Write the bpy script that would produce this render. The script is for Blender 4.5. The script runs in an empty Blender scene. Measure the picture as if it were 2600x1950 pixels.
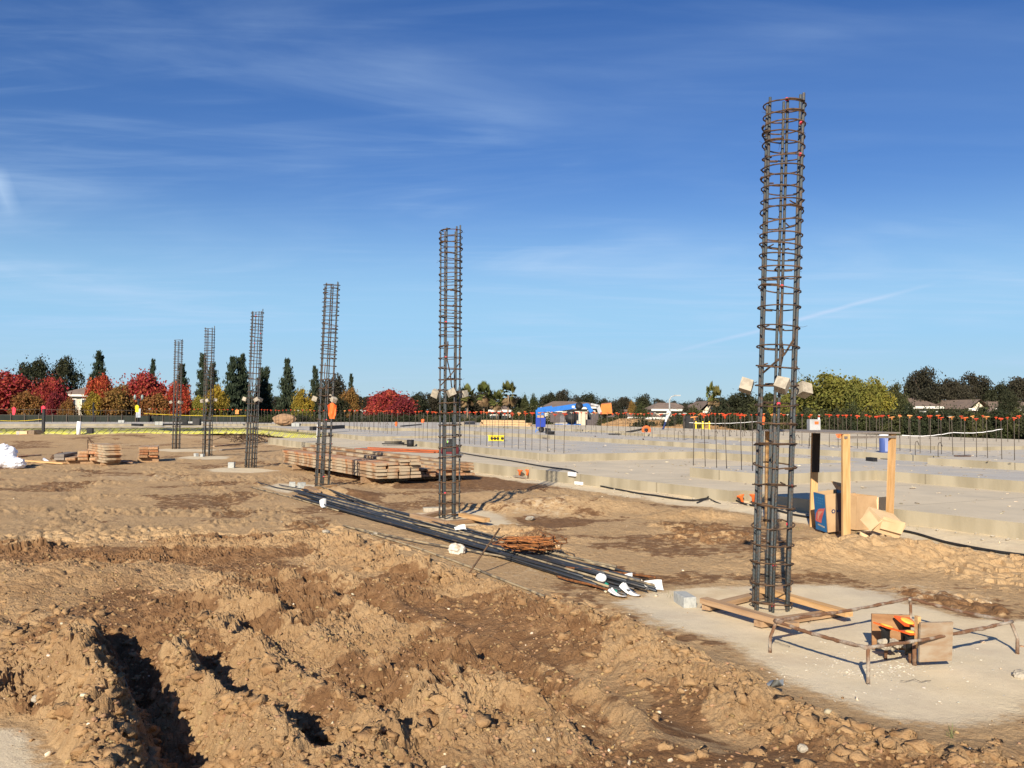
import bpy, math, random
import numpy as np
from mathutils import Vector, Matrix, Quaternion
R = math.radians
rnd = random.Random(7)
C = bpy.context.scene.collection
S = bpy.context.scene

# ------------------------------------------------------------------ camera
EYE = 1.6; FPX = 2248.0; PITCH = 1.72; ROLL = 0.46
cam_d = bpy.data.cameras.new('camera'); cam = bpy.data.objects.new('camera', cam_d); C.objects.link(cam)
cam_d.sensor_width = 36.0; cam_d.lens = 36.0 * FPX / 2600.0; cam_d.clip_start = 0.05; cam_d.clip_end = 6000
CR = (Matrix.Rotation(R(90 + PITCH), 3, 'X') @ Matrix.Rotation(R(ROLL), 3, 'Z'))
cam.matrix_world = Matrix.Translation((0, 0, EYE)) @ CR.to_4x4()
S.camera = cam

def ray(px, py):
    return CR @ Vector(((px - 1300) / FPX, (975 - py) / FPX, -1.0))
def W(px, py, z=0.0):                 # photo measurement -> point on the level z
    d = ray(px, py); t = (z - EYE) / d.z
    return Vector((d.x * t, d.y * t, z))
def WD(px, py, D):                    # photo measurement -> point at distance D
    d = ray(px, py); t = D / d.y
    return Vector((d.x * t, D, EYE + d.z * t))

# ------------------------------------------------------------------ sun, sky, exposure
SUN_EL = R(27.0); SUN_AZ = math.atan2(0.26, 0.966)          # light travels towards +Y, a little to +X
sd = Vector((math.sin(SUN_AZ) * math.cos(SUN_EL), math.cos(SUN_AZ) * math.cos(SUN_EL), -math.sin(SUN_EL)))
sl = bpy.data.lights.new('sun', 'SUN'); sl.energy = 5.0; sl.angle = R(0.53); sl.color = (1.0, 0.89, 0.715)
so = bpy.data.objects.new('sun', sl); C.objects.link(so); so.rotation_euler = sd.to_track_quat('-Z', 'Y').to_euler()
so.location = (0, -10, 30)
wd = bpy.data.worlds.new('World'); S.world = wd; wd.use_nodes = True
nt = wd.node_tree; nt.nodes.clear()
def N(t, ty, **kw):
    n = t.nodes.new(ty)
    for k, v in kw.items():
        if k.startswith('i_'): n.inputs[int(k[2:])].default_value = v
        else: setattr(n, k, v)
    return n
sky = N(nt, 'ShaderNodeTexSky', sky_type='NISHITA', sun_disc=False)
sky.sun_elevation = SUN_EL; sky.sun_rotation = math.pi + SUN_AZ; sky.altitude = 50; sky.air_density = 1.0; sky.dust_density = 0.1; sky.ozone_density = 3.2
hs = N(nt, 'ShaderNodeHueSaturation'); hs.inputs['Hue'].default_value = 0.516; hs.inputs['Saturation'].default_value = 1.27; hs.inputs['Value'].default_value = 1.0
gm = N(nt, 'ShaderNodeGamma'); gm.inputs[1].default_value = 1.0
nt.links.new(sky.outputs[0], hs.inputs['Color']); nt.links.new(hs.outputs[0], gm.inputs[0])
# thin cirrus: noise on a high flat layer seen along the view direction
tc = N(nt, 'ShaderNodeTexCoord'); sp = N(nt, 'ShaderNodeSeparateXYZ'); nt.links.new(tc.outputs['Generated'], sp.inputs[0])
def M(t, op, a, b=None, c=None, clamp=False):
    n = t.nodes.new('ShaderNodeMath'); n.operation = op; n.use_clamp = clamp
    for i, v in enumerate((a, b, c)):
        if v is None: continue
        if isinstance(v, (int, float)): n.inputs[i].default_value = v
        else: t.links.new(v, n.inputs[i])
    return n.outputs[0]
zc = M(nt, 'MAXIMUM', sp.outputs[2], 0.02)
cx = M(nt, 'DIVIDE', sp.outputs[0], M(nt, 'ADD', zc, 0.06)); cy = M(nt, 'DIVIDE', sp.outputs[1], M(nt, 'ADD', zc, 0.06))
cb = N(nt, 'ShaderNodeCombineXYZ'); nt.links.new(cx, cb.inputs[0]); nt.links.new(cy, cb.inputs[1])
def cirrus(scale, rot, sc, lo, hi, dist=1.2, det=9, loc=(0, 0, 0)):
    mp = N(nt, 'ShaderNodeMapping'); mp.inputs['Rotation'].default_value = (0, 0, R(rot)); mp.inputs['Scale'].default_value = sc; mp.inputs['Location'].default_value = loc
    nt.links.new(cb.outputs[0], mp.inputs[0])
    n = N(nt, 'ShaderNodeTexNoise'); n.inputs['Scale'].default_value = scale; n.inputs['Detail'].default_value = det
    n.inputs['Roughness'].default_value = 0.55; n.inputs['Distortion'].default_value = dist
    nt.links.new(mp.outputs[0], n.inputs['Vector'])
    r = N(nt, 'ShaderNodeMapRange'); r.interpolation_type = 'SMOOTHSTEP'
    r.inputs[1].default_value = lo; r.inputs[2].default_value = hi
    nt.links.new(n.outputs['Fac'], r.inputs[0]); return r.outputs[0]
c1 = cirrus(0.75, -12, (0.5, 1.1, 1), 0.42, 0.80, 1.7, 10, (0.9, 1.9, 0))
c2 = cirrus(2.4, 14, (0.35, 1.8, 1), 0.42, 0.78, 1.6, 10, (4.4, 0.6, 0))
c3 = cirrus(0.35, -20, (1, 1, 1), 0.36, 0.56, 0.3, 3, (1.0, 2.0, 0))
cl = M(nt, 'MULTIPLY', M(nt, 'ADD', M(nt, 'MULTIPLY', c1, 0.62), M(nt, 'MULTIPLY', c2, 0.16)), M(nt, 'ADD', M(nt, 'MULTIPLY', c3, 0.8), 0.12), clamp=True)
# one straight contrail, low on the right
def trail(a, b, wid, amp):
    # a, b photo measurements; a great circle through both directions, limited to its length
    da = ray(*a).normalized(); db = ray(*b).normalized(); n_ = da.cross(db).normalized(); t_ = (db - da).normalized()
    dn = N(nt, 'ShaderNodeVectorMath', operation='DOT_PRODUCT'); dn.inputs[1].default_value = n_; nt.links.new(tc.outputs['Generated'], dn.inputs[0])
    dt = N(nt, 'ShaderNodeVectorMath', operation='DOT_PRODUCT'); dt.inputs[1].default_value = t_; nt.links.new(tc.outputs['Generated'], dt.inputs[0])
    n1 = N(nt, 'ShaderNodeTexNoise'); n1.inputs['Scale'].default_value = 9; n1.inputs['Detail'].default_value = 6; nt.links.new(tc.outputs['Generated'], n1.inputs['Vector'])
    off = M(nt, 'MULTIPLY', M(nt, 'SUBTRACT', n1.outputs[0], 0.5), 0.006)
    ac = M(nt, 'SUBTRACT', 1.0, M(nt, 'DIVIDE', M(nt, 'ABSOLUTE', M(nt, 'ADD', dn.outputs['Value'], off)), wid), clamp=True)
    lo = da.dot(t_); hi = db.dot(t_)
    g = N(nt, 'ShaderNodeMapRange'); g.inputs[1].default_value = lo; g.inputs[2].default_value = lo + (hi - lo) * 0.35; nt.links.new(dt.outputs['Value'], g.inputs[0])
    h = N(nt, 'ShaderNodeMapRange'); h.inputs[1].default_value = hi; h.inputs[2].default_value = hi - (hi - lo) * 0.25; nt.links.new(dt.outputs['Value'], h.inputs[0])
    fr = N(nt, 'ShaderNodeVectorMath', operation='DOT_PRODUCT'); fr.inputs[1].default_value = da; nt.links.new(tc.outputs['Generated'], fr.inputs[0])
    front = M(nt, 'GREATER_THAN', fr.outputs['Value'], 0.5)
    return M(nt, 'MULTIPLY', M(nt, 'MULTIPLY', M(nt, 'MULTIPLY', ac, g.outputs[0]), M(nt, 'MULTIPLY', h.outputs[0], front)), amp)
cl = M(nt, 'ADD', cl, trail((1600, 925), (2400, 712), 0.0030, 0.75), clamp=True)
cl = M(nt, 'ADD', cl, trail((35, 560), (-20, 420), 0.012, 0.42), clamp=True)
fade = N(nt, 'ShaderNodeMapRange'); fade.inputs[1].default_value = 0.0; fade.inputs[2].default_value = 0.10; nt.links.new(sp.outputs[2], fade.inputs[0])
clf = M(nt, 'MULTIPLY', cl, fade.outputs[0])
# pale band of thin haze just above the horizon (all round)
hz = N(nt, 'ShaderNodeMapRange'); hz.interpolation_type = 'SMOOTHERSTEP'; hz.inputs[1].default_value = 0.27; hz.inputs[2].default_value = 0.035; hz.inputs[3].default_value = 0.0; hz.inputs[4].default_value = 0.95
nt.links.new(sp.outputs[2], hz.inputs[0])
mx0 = N(nt, 'ShaderNodeMix', data_type='RGBA'); mx0.inputs[7].default_value = (3.4, 6.2, 8.9, 1)
lw = N(nt, 'ShaderNodeMapRange'); lw.inputs[1].default_value = 0.085; lw.inputs[2].default_value = 0.0; nt.links.new(sp.outputs[2], lw.inputs[0])
mxl = N(nt, 'ShaderNodeMix', data_type='RGBA'); mxl.inputs[6].default_value = (3.4, 6.2, 8.9, 1); mxl.inputs[7].default_value = (4.7, 6.5, 7.5, 1); nt.links.new(lw.outputs[0], mxl.inputs[0]); nt.links.new(mxl.outputs[2], mx0.inputs[7])
nt.links.new(hz.outputs[0], mx0.inputs[0]); nt.links.new(gm.outputs[0], mx0.inputs[6])
mx = N(nt, 'ShaderNodeMix', data_type='RGBA'); mx.inputs[7].default_value = (5.2, 7.0, 9.4, 1)
nt.links.new(clf, mx.inputs[0]); nt.links.new(mx0.outputs[2], mx.inputs[6])
bg = N(nt, 'ShaderNodeBackground'); bg.inputs[1].default_value = 0.069
wo = N(nt, 'ShaderNodeOutputWorld'); nt.links.new(mx.outputs[2], bg.inputs[0]); nt.links.new(bg.outputs[0], wo.inputs[0])
S.view_settings.view_transform = 'Standard'; S.view_settings.look = 'None'; S.view_settings.exposure = 0.55; S.view_settings.gamma = 1.0
S.view_settings.use_curve_mapping = False

# ------------------------------------------------------------------ helpers: materials
def lin(c): return tuple(((v / 12.92) if v <= 0.04045 else ((v + 0.055) / 1.055) ** 2.4) for v in c)
def mat(name, col, rough=0.8, metal=0.0, var=0.12, scale=6.0, col2=None, lo=0.45, hi=0.62, bump=0.0, bscale=60.0, coord='Object', stretch=(1, 1, 1), objvar=0.0, island=0.0, spec=0.35, trans=0.0, detail=6.0):
    m = bpy.data.materials.new(name); m.use_nodes = True; t = m.node_tree
    b = t.nodes['Principled BSDF']; b.inputs['Roughness'].default_value = rough; b.inputs['Metallic'].default_value = metal
    b.inputs['Specular IOR Level'].default_value = spec
    co = N(t, 'ShaderNodeTexCoord'); mp = N(t, 'ShaderNodeMapping'); mp.inputs['Scale'].default_value = stretch
    t.links.new(co.outputs[coord], mp.inputs[0])
    if objvar or True:
        oi = N(t, 'ShaderNodeObjectInfo'); ml = N(t, 'ShaderNodeVectorMath', operation='SCALE'); ml.inputs[0].default_value = (13, 7, 29); t.links.new(oi.outputs['Random'], ml.inputs['Scale']); t.links.new(ml.outputs[0], mp.inputs[1])
    n = N(t, 'ShaderNodeTexNoise'); n.inputs['Scale'].default_value = scale; n.inputs['Detail'].default_value = detail; t.links.new(mp.outputs[0], n.inputs['Vector'])
    base = N(t, 'ShaderNodeMix', data_type='RGBA'); c2 = col2 if col2 else tuple(v * (1 - 2 * var) for v in col)
    base.inputs[6].default_value = (*col, 1); base.inputs[7].default_value = (*c2, 1)
    r = N(t, 'ShaderNodeMapRange'); r.inputs[1].default_value = lo; r.inputs[2].default_value = hi; t.links.new(n.outputs[0], r.inputs[0]); t.links.new(r.outputs[0], base.inputs[0])
    out = base.outputs[2]
    if objvar or island:
        h = N(t, 'ShaderNodeHueSaturation'); src = oi.outputs['Random']; amt = objvar
        if island: ge = N(t, 'ShaderNodeNewGeometry'); src = ge.outputs['Random Per Island']; amt = island
        t.links.new(M(t, 'ADD', M(t, 'MULTIPLY', src, 2 * amt), 1 - amt), h.inputs['Value'])
        h.inputs['Saturation'].default_value = 1.0; t.links.new(out, h.inputs['Color']); out = h.outputs[0]
        if island: t.links.new(M(t, 'ADD', M(t, 'MULTIPLY', M(t, 'FRACT', M(t, 'MULTIPLY', src, 7.3)), 0.035), 0.483), h.inputs['Hue'])
    t.links.new(out, b.inputs['Base Color'])
    if bump:
        nb = N(t, 'ShaderNodeTexNoise'); nb.inputs['Scale'].default_value = bscale; nb.inputs['Detail'].default_value = 4; t.links.new(mp.outputs[0], nb.inputs['Vector'])
        bp = N(t, 'ShaderNodeBump'); bp.inputs['Strength'].default_value = bump; bp.inputs['Distance'].default_value = 0.01
        t.links.new(nb.outputs[0], bp.inputs['Height']); t.links.new(bp.outputs[0], b.inputs['Normal'])
    if trans:
        tr = N(t, 'ShaderNodeBsdfTranslucent'); t.links.new(out, tr.inputs[0]); ms = N(t, 'ShaderNodeMixShader'); ms.inputs[0].default_value = trans
        t.links.new(b.outputs[0], ms.inputs[1]); t.links.new(tr.outputs[0], ms.inputs[2]); t.links.new(ms.outputs[0], t.nodes['Material Output'].inputs[0])
    return m

# ------------------------------------------------------------------ helpers: meshes
class MB:
    def __init__(s): s.v = []; s.f = []; s.sm = []
    def add(s, vs, fs, smooth=False):
        o = len(s.v); s.v.extend([tuple(p) for p in vs]); s.f.extend([tuple(i + o for i in f) for f in fs]); s.sm.extend([smooth] * len(fs)); return s
    def box(s, c, d, rot=None, jit=0.0):
        hx, hy, hz = d[0] / 2, d[1] / 2, d[2] / 2
        vs = [Vector((x * hx, y * hy, z * hz)) for z in (-1, 1) for y in (-1, 1) for x in (-1, 1)]
        if jit: vs = [v + Vector((rnd.uniform(-jit, jit), rnd.uniform(-jit, jit), rnd.uniform(-jit, jit))) for v in vs]
        if rot is not None:
            if isinstance(rot, (int, float)): rot = Matrix.Rotation(rot, 3, 'Z')
            vs = [rot @ v for v in vs]
        c = Vector(c)
        return s.add([v + c for v in vs], [(0, 2, 3, 1), (4, 5, 7, 6), (0, 1, 5, 4), (2, 6, 7, 3), (0, 4, 6, 2), (1, 3, 7, 5)])
    def beam(s, p0, p1, w, h, up=(0, 0, 1), jit=0.0):
        p0 = Vector(p0); p1 = Vector(p1); x = (p1 - p0); L = x.length; x.normalize(); y = Vector(up).cross(x)
        if y.length < 1e-4: y = Vector((1, 0, 0)).cross(x)
        y.normalize(); z = x.cross(y); m = Matrix((x, y, z)).transposed()
        return s.box((p0 + p1) / 2, (L, w, h), m, jit)
    def tube(s, pts, r, n=6, closed=False, cap=True, smooth=True):
        pts = [Vector(p) for p in pts]; k = len(pts); rr = r if isinstance(r, (list, tuple)) else [r] * k
        vs = []; prev = None
        for i, p in enumerate(pts):
            a = pts[(i - 1) % k] if (closed or i > 0) else p; b = pts[(i + 1) % k] if (closed or i < k - 1) else p
            t = (b - a).normalized()
            if prev is None: u = t.orthogonal().normalized()
            else:
                u = prev - t * prev.dot(t); u = u.normalized() if u.length > 1e-5 else t.orthogonal().normalized()
            prev = u; w = t.cross(u)
            for j in range(n):
                an = 2 * math.pi * j / n; vs.append(p + (u * math.cos(an) + w * math.sin(an)) * rr[i])
        fs = []
        for i in range(k if closed else k - 1):
            for j in range(n):
                a = i * n + j; b = i * n + (j + 1) % n; c = ((i + 1) % k) * n + (j + 1) % n; d = ((i + 1) % k) * n + j; fs.append((a, b, c, d))
        if cap and not closed: fs.append(tuple(range(n - 1, -1, -1))); fs.append(tuple((k - 1) * n + j for j in range(n)))
        return s.add(vs, fs, smooth)
    def lathe(s, prof, n=12, c=(0, 0, 0), smooth=True):
        c = Vector(c); vs = []; fs = []
        for r_, z in prof:
            for j in range(n): an = 2 * math.pi * j / n; vs.append(c + Vector((r_ * math.cos(an), r_ * math.sin(an), z)))
        for i in range(len(prof) - 1):
            for j in range(n): fs.append((i * n + j, i * n + (j + 1) % n, (i + 1) * n + (j + 1) % n, (i + 1) * n + j))
        fs.append(tuple(range(n - 1, -1, -1))); fs.append(tuple((len(prof) - 1) * n + j for j in range(n)))
        return s.add(vs, fs, smooth)
    def prism(s, poly, z0, z1):
        a = sum(poly[i][0] * poly[(i + 1) % len(poly)][1] - poly[(i + 1) % len(poly)][0] * poly[i][1] for i in range(len(poly)))
        if a < 0: poly = poly[::-1]
        n = len(poly); vs = [(x, y, z0) for x, y in poly] + [(x, y, z1) for x, y in poly]
        fs = [tuple(range(n - 1, -1, -1)), tuple(range(n, 2 * n))] + [(i, (i + 1) % n, n + (i + 1) % n, n + i) for i in range(n)]
        return s.add(vs, fs)
    def lump(s, c, d, seed=0, rough=0.25, sub=1, rot=None, flat=True):
        vs, fs = ICO[sub]; rr = random.Random(seed); c = Vector(c); out = []
        for v in vs:
            k = 1 + rr.uniform(-rough, rough); q = Vector((v[0] * d[0] * k / 2, v[1] * d[1] * k / 2, v[2] * d[2] * k / 2))
            if rot is not None: q = rot @ q
            out.append(q + c)
        return s.add(out, fs, not flat)
    def transform(s, m): s.v = [tuple(m @ Vector(p)) for p in s.v]; return s
    def mesh(s, name, m=None):
        me = bpy.data.meshes.new(name); me.from_pydata(s.v, [], s.f)
        if any(s.sm): me.polygons.foreach_set('use_smooth', s.sm)
        if m: me.materials.append(m)
        me.update(); return me
def ico(sub):
    t = (1 + 5 ** .5) / 2
    vs = [Vector(v).normalized() for v in [(-1, t, 0), (1, t, 0), (-1, -t, 0), (1, -t, 0), (0, -1, t), (0, 1, t), (0, -1, -t), (0, 1, -t), (t, 0, -1), (t, 0, 1), (-t, 0, -1), (-t, 0, 1)]]
    fs = [(0, 11, 5), (0, 5, 1), (0, 1, 7), (0, 7, 10), (0, 10, 11), (1, 5, 9), (5, 11, 4), (11, 10, 2), (10, 7, 6), (7, 1, 8), (3, 9, 4), (3, 4, 2), (3, 2, 6), (3, 6, 8), (3, 8, 9), (4, 9, 5), (2, 4, 11), (6, 2, 10), (8, 6, 7), (9, 8, 1)]
    for _ in range(sub):
        mid = {}; nf = []
        def g(a, b):
            k = (min(a, b), max(a, b))
            if k not in mid: vs.append(((vs[a] + vs[b]) / 2).normalized()); mid[k] = len(vs) - 1
            return mid[k]
        for a, b, c in fs: x, y, z = g(a, b), g(b, c), g(c, a); nf += [(a, x, z), (b, y, x), (c, z, y), (x, y, z)]
        fs = nf
    return [tuple(v) for v in vs], fs
ICO = {0: ico(0), 1: ico(1), 2: ico(2)}

def link(name, data, parent=None, loc=None, rot=None):
    o = bpy.data.objects.new(name, data); C.objects.link(o)
    if loc is not None: o.location = loc
    if rot is not None: o.rotation_euler = rot
    if parent is not None: o.parent = parent
    return o
def obj(name, mb, m, parent=None, loc=None, rot=None, label=None): 
    o = link(name, mb.mesh(name, m) if isinstance(mb, MB) else mb, parent, loc, rot)
    if label: o['label'] = label
    return o
def tag(o, label=None, cat=None, group=None, kind=None):
    for k, v in (('label', label), ('category', cat), ('group', group), ('kind', kind)):
        if v: o[k] = v
    return o
def thing(name, label, cat, loc=(0, 0, 0), rot=(0, 0, 0), group=None):
    return tag(link(name, None, None, loc, rot), label, cat, group)
def copy_tree(o, parent=None):
    c = o.copy(); C.objects.link(c); c.parent = parent
    for ch in o.children: copy_tree(ch, c)
    return c
ORD = ['first', 'second', 'third', 'fourth', 'fifth', 'sixth', 'seventh', 'eighth', 'ninth', 'tenth', 'eleventh', 'twelfth', 'thirteenth', 'fourteenth', 'fifteenth', 'sixteenth', 'seventeenth', 'eighteenth', 'nineteenth', 'twentieth']
ORD += ['twenty-' + o for o in ORD[:9]] + ['thirtieth'] + ['thirty-' + o for o in ORD[:9]] + ['fortieth'] + ['forty-' + o for o in ORD[:9]]

# site grid: u runs away along the row of cages, v to the right across it
GU = Vector((-0.49, 0.872)); GV = Vector((0.872, 0.49))
def G(u, v, z=0.0): return Vector((GU.x * u + GV.x * v, GU.y * u + GV.y * v, z))
GROT = math.atan2(GV.y, GV.x)

# ------------------------------------------------------------------ noise in numpy
def h2(ix, iy, s):
    a = (ix.astype(np.int64) * 374761393 + iy.astype(np.int64) * 668265263 + s * 1442695041) & 0xFFFFFFFF
    a = ((a ^ (a >> 13)) * 1274126177) & 0xFFFFFFFF; a = (a ^ (a >> 16)) & 0xFFFFFFFF
    return a.astype(np.float64) / 4294967295.0
def vn(x, y, s=0):
    ix = np.floor(x); iy = np.floor(y); fx = x - ix; fy = y - iy
    fx = fx * fx * fx * (fx * (fx * 6 - 15) + 10); fy = fy * fy * fy * (fy * (fy * 6 - 15) + 10)
    a = h2(ix, iy, s); b = h2(ix + 1, iy, s); c = h2(ix, iy + 1, s); d = h2(ix + 1, iy + 1, s)
    return (a + (b - a) * fx) * (1 - fy) + (c + (d - c) * fx) * fy
def fbm(x, y, s=0, o=4, g=0.5):
    r = 0; a = 1; t = 0
    for i in range(o): r = r + a * vn(x * 2 ** i + 17.3 * i, y * 2 ** i + 5.1 * i, s + i); t += a; a *= g
    return r / t
def wor(x, y, s=0):
    ix = np.floor(x); iy = np.floor(y); f1 = np.full(x.shape, 9.0); f2 = np.full(x.shape, 9.0); idv = np.zeros(x.shape)
    for dx in (-1, 0, 1):
        for dy in (-1, 0, 1):
            cx_ = ix + dx; cy_ = iy + dy; r1 = h2(cx_, cy_, s); qx = cx_ + r1 - x; qy = cy_ + h2(cx_, cy_, s + 91) - y
            d = np.sqrt(qx * qx + qy * qy); m = d < f1; f2 = np.where(m, f1, np.minimum(f2, d)); idv = np.where(m, h2(cx_, cy_, s + 33), idv); f1 = np.where(m, d, f1)
    return f1, f2, idv
def sstep(a, b, x): t = np.clip((x - a) / (b - a), 0, 1); return t * t * (3 - 2 * t)
def segd(x, y, pts):                       # distance to a polyline, signed side (+ right of travel), position along it
    best = np.full(x.shape, 1e9); side = np.zeros(x.shape); al = np.zeros(x.shape); n = len(pts) - 1
    for i in range(n):
        ax, ay = pts[i][0], pts[i][1]; bx, by = pts[i + 1][0], pts[i + 1][1]; dx, dy = bx - ax, by - ay; L2 = dx * dx + dy * dy
        t = np.clip(((x - ax) * dx + (y - ay) * dy) / L2, 0, 1); qx = x - ax - t * dx; qy = y - ay - t * dy; d = np.hypot(qx, qy); m = d < best
        best = np.where(m, d, best); side = np.where(m, np.sign(dy * qx - dx * qy), side); al = np.where(m, (i + t) / n, al)
    return best, side, al
def inpoly(x, y, pts):                     # signed distance, positive inside
    ins = np.zeros(x.shape, bool); n = len(pts)
    for i in range(n):
        ax, ay = pts[i][0], pts[i][1]; bx, by = pts[(i + 1) % n][0], pts[(i + 1) % n][1]
        if ay == by: continue
        c = ((ay > y) != (by > y)) & (x < (bx - ax) * (y - ay) / (by - ay) + ax); ins ^= c
    d, _, _ = segd(x, y, list(pts) + [pts[0]])
    return np.where(ins, d, -d)
def WP(l, z=0.0): return [tuple(W(px, py, z)[:2]) for px, py in l]

# ------------------------------------------------------------------ the ground
PAD1 = WP([(1500, 1525), (1640, 1590), (1760, 1630), (1850, 1685), (1960, 1745), (2100, 1800), (2250, 1850), (2400, 1868), (2560, 1872), (2900, 1750), (2900, 1600), (2650, 1570), (2480, 1560), (2350, 1530), (2250, 1495), (2120, 1480), (1900, 1478), (1750, 1484), (1600, 1497)])
PADS = [(PAD1, 1.0), (WP([(1005, 1310), (1050, 1300), (1240, 1292), (1290, 1305), (1350, 1335), (1250, 1341), (1140, 1339), (1090, 1328)]), 1.0),
        (WP([(640, 1236), (700, 1226), (870, 1230), (845, 1248), (760, 1250), (740, 1262), (690, 1252)]), .8),
        (WP([(500, 1193), (560, 1186), (650, 1187), (735, 1195), (640, 1202), (540, 1200)]), .9), (WP([(430, 1162), (480, 1157), (600, 1158), (590, 1166), (500, 1168)]), .9),
        (WP([(365, 1143), (420, 1139), (560, 1141), (540, 1147), (430, 1148)]), .9), (WP([(-500, 1850), (-60, 1825), (100, 1822), (130, 1860), (160, 1895), (185, 1960), (160, 2300), (-900, 2300)]), 1.1)]
ROUGH = WP([(-900, 1420), (-200, 1402), (0, 1392), (250, 1380), (450, 1372), (700, 1362), (830, 1372), (1000, 1408), (1180, 1468), (1400, 1540), (1600, 1605), (1700, 1655), (1850, 1735), (2000, 1805), (2150, 1855), (2400, 1888), (2700, 1895), (3200, 1890), (3200, 4000), (-3000, 4000), (-3000, 1440)])
RIDGE = WP([(780, 1385), (1000, 1440), (1200, 1505), (1420, 1568), (1620, 1640), (1760, 1712), (1900, 1782), (2060, 1842), (2300, 1905)])
TRACK = WP([(1000, 1530), (1180, 1580), (1350, 1648), (1520, 1712), (1700, 1790), (1900, 1880)])
RUT1 = WP([(215, 1570), (270, 1660), (315, 1750), (345, 1850), (360, 1960), (360, 2100)])
RUT2 = WP([(440, 1640), (500, 1700), (550, 1765), (620, 1835), (720, 1890), (800, 1960)])
RUT4 = WP([(420, 1530), (560, 1560), (760, 1660), (980, 1790), (1180, 1950)])
RUT5 = WP([(640, 1440), (900, 1520), (1100, 1600), (1300, 1700), (1500, 1830), (1620, 1950)])
RUT3 = WP([(-60, 1560), (120, 1640), (260, 1750), (330, 1800)])
def terrain(x, y):
    dist = np.hypot(x, y); u = GU.x * x + GU.y * y; v = GV.x * x + GV.y * y
    wx = x + 0.10 * (vn(x * 2.1, y * 2.1, 5) - .5) + 0.05 * (vn(x * 7, y * 7, 6) - .5); wy = y + 0.10 * (vn(x * 2.1 + 9, y * 2.1, 7) - .5) + 0.05 * (vn(x * 7, y * 7 + 3, 8) - .5)
    h = 0.07 * (fbm(x * .35, y * .35, 11, 3) - .5)
    pad = np.zeros(x.shape); pcl = np.zeros(x.shape)
    for p, k in PADS:
        d = inpoly(wx, wy, p) + 0.10 * (fbm(x * 5, y * 5, 21, 3) - .5); pad = np.maximum(pad, k * sstep(-0.05, 0.10, d)); pcl = np.maximum(pcl, k * sstep(-.02, .42, d))
    pad = np.clip(pad, 0, 1)
    rg = sstep(-0.10, 0.22, inpoly(wx, wy, ROUGH)) * (1 - pad)
    pxs = x / np.maximum(y, .5) * FPX + 1300
    left = 1 - 0.62 * sstep(1050, 1900, pxs)
    patch = sstep(.34, .66, fbm(x * .9 + 3, y * .9, 41, 3))
    dt, _, _ = segd(wx, wy, TRACK); trk = np.exp(-(dt / .17) ** 2)
    dri, _, ali = segd(wx, wy, RIDGE); amp = rg * np.maximum(left * (0.28 + 0.80 * patch), 1.05 * np.exp(-((dri - .12) / .26) ** 2)) * (1 - .9 * trk)
    # large clods, smaller clods, crumbs
    hh = np.zeros(x.shape); near = dist < 26
    xn, yn = wx[near], wy[near]; acc = np.zeros(xn.shape)
    gate = sstep(.32, .62, fbm(xn * 1.7, yn * 1.7, 93, 3))
    for cs, k, s in ((.42, .12, 51), (.19, .21, 61), (.09, .30, 71), (.042, .37, 81), (.021, .40, 86)):
        a = 0.7 * s; ca, sa = math.cos(a), math.sin(a)
        qx = (xn * ca - yn * sa) / cs; qy = (xn * sa + yn * ca) / cs
        qx, qy = qx + .9 * (vn(qx * .8, qy * .8, s + 1) - .5) + .5 * (vn(qx * 2.2, qy * 2.2, s + 2) - .5), qy + .9 * (vn(qx * .8 + 40, qy * .8, s + 3) - .5) + .5 * (vn(qx * 2.2 + 9, qy * 2.2, s + 4) - .5)
        b = np.abs(2 * vn(qx, qy, s + 5) - 1)                                   # billow: lumps parted by sharp creases
        if s in (61, 71):
            f1, f2, iv = wor(qx * .8, qy * .8, s); pl = np.clip((f2 - f1) * 3.2, 0, 1) * (iv > .45) * (iv ** 1.5)  # broken slabs with steep sides
            b = .55 * b + .75 * pl
        acc += (b - .35) * cs * k * 1.5 * (.35 + .65 * gate if cs > .05 else 1)
    acc += .035 * (fbm(xn * 3, yn * 3, 91, 6, .65) - .5) * 2 + .025
    hh[near] = acc
    mnd = np.zeros(x.shape)
    for (px, py, rx, ry) in ((2170, 1405, 1.3, .5), (2340, 1412, 1.3, .5), (1470, 1292, 1.5, .5), (1820, 1305, 1.1, .4), (2050, 1430, .8, .4), (330, 1262, 2.5, .6), (860, 1258, .6, .4), (1000, 1262, 2.0, .35)):
        c = W(px, py); mnd = np.maximum(mnd, np.exp(-(((wx - c.x) / rx) ** 2 + ((wy - c.y) / ry) ** 2) * 1.3))
    h = h + np.maximum(amp, mnd * .42 * (1 - pad)) * hh * 1.3
    # everyday unevenness of trodden dirt: low crumb patches and tyre marks
    soft = (1 - rg) * (1 - pad)
    mpatch = sstep(.50, .66, fbm(x * .8, y * .8 + 7, 43, 4))
    f1, f2, iv = wor(wx / .10 + .8 * vn(wx * 9, wy * 9, 76), wy / .10 + .8 * vn(wx * 9 + 5, wy * 9, 75), 77); low = np.sqrt(np.clip(1 - (f1 / .7) ** 2, 0, 1)) * (iv > .5) * iv
    h += soft * (mpatch * low * .05 * (dist < 30) + .03 * (fbm(x * 2.5, y * 2.5, 45, 6, .6) - .5) * 2)
    for v0, ua, ub in ((8.6, 12, 30), (7.0, 14, 34), (3.0, 13, 26), (1.4, 12, 28), (-1.5, 20, 40)):
        dv = np.abs(v - v0 - .5 * np.sin(u * .23 + v0)); tr = np.exp(-(dv / .24) ** 4) * sstep(ua, ua + 2, u) * (1 - sstep(ub - 3, ub, u)) * (1 - rg) * (1 - pad)
        h += tr * (-.03 + .022 * (np.sin(u * 26 + 5 * np.abs(v - v0) * 6) > .1))
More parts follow.
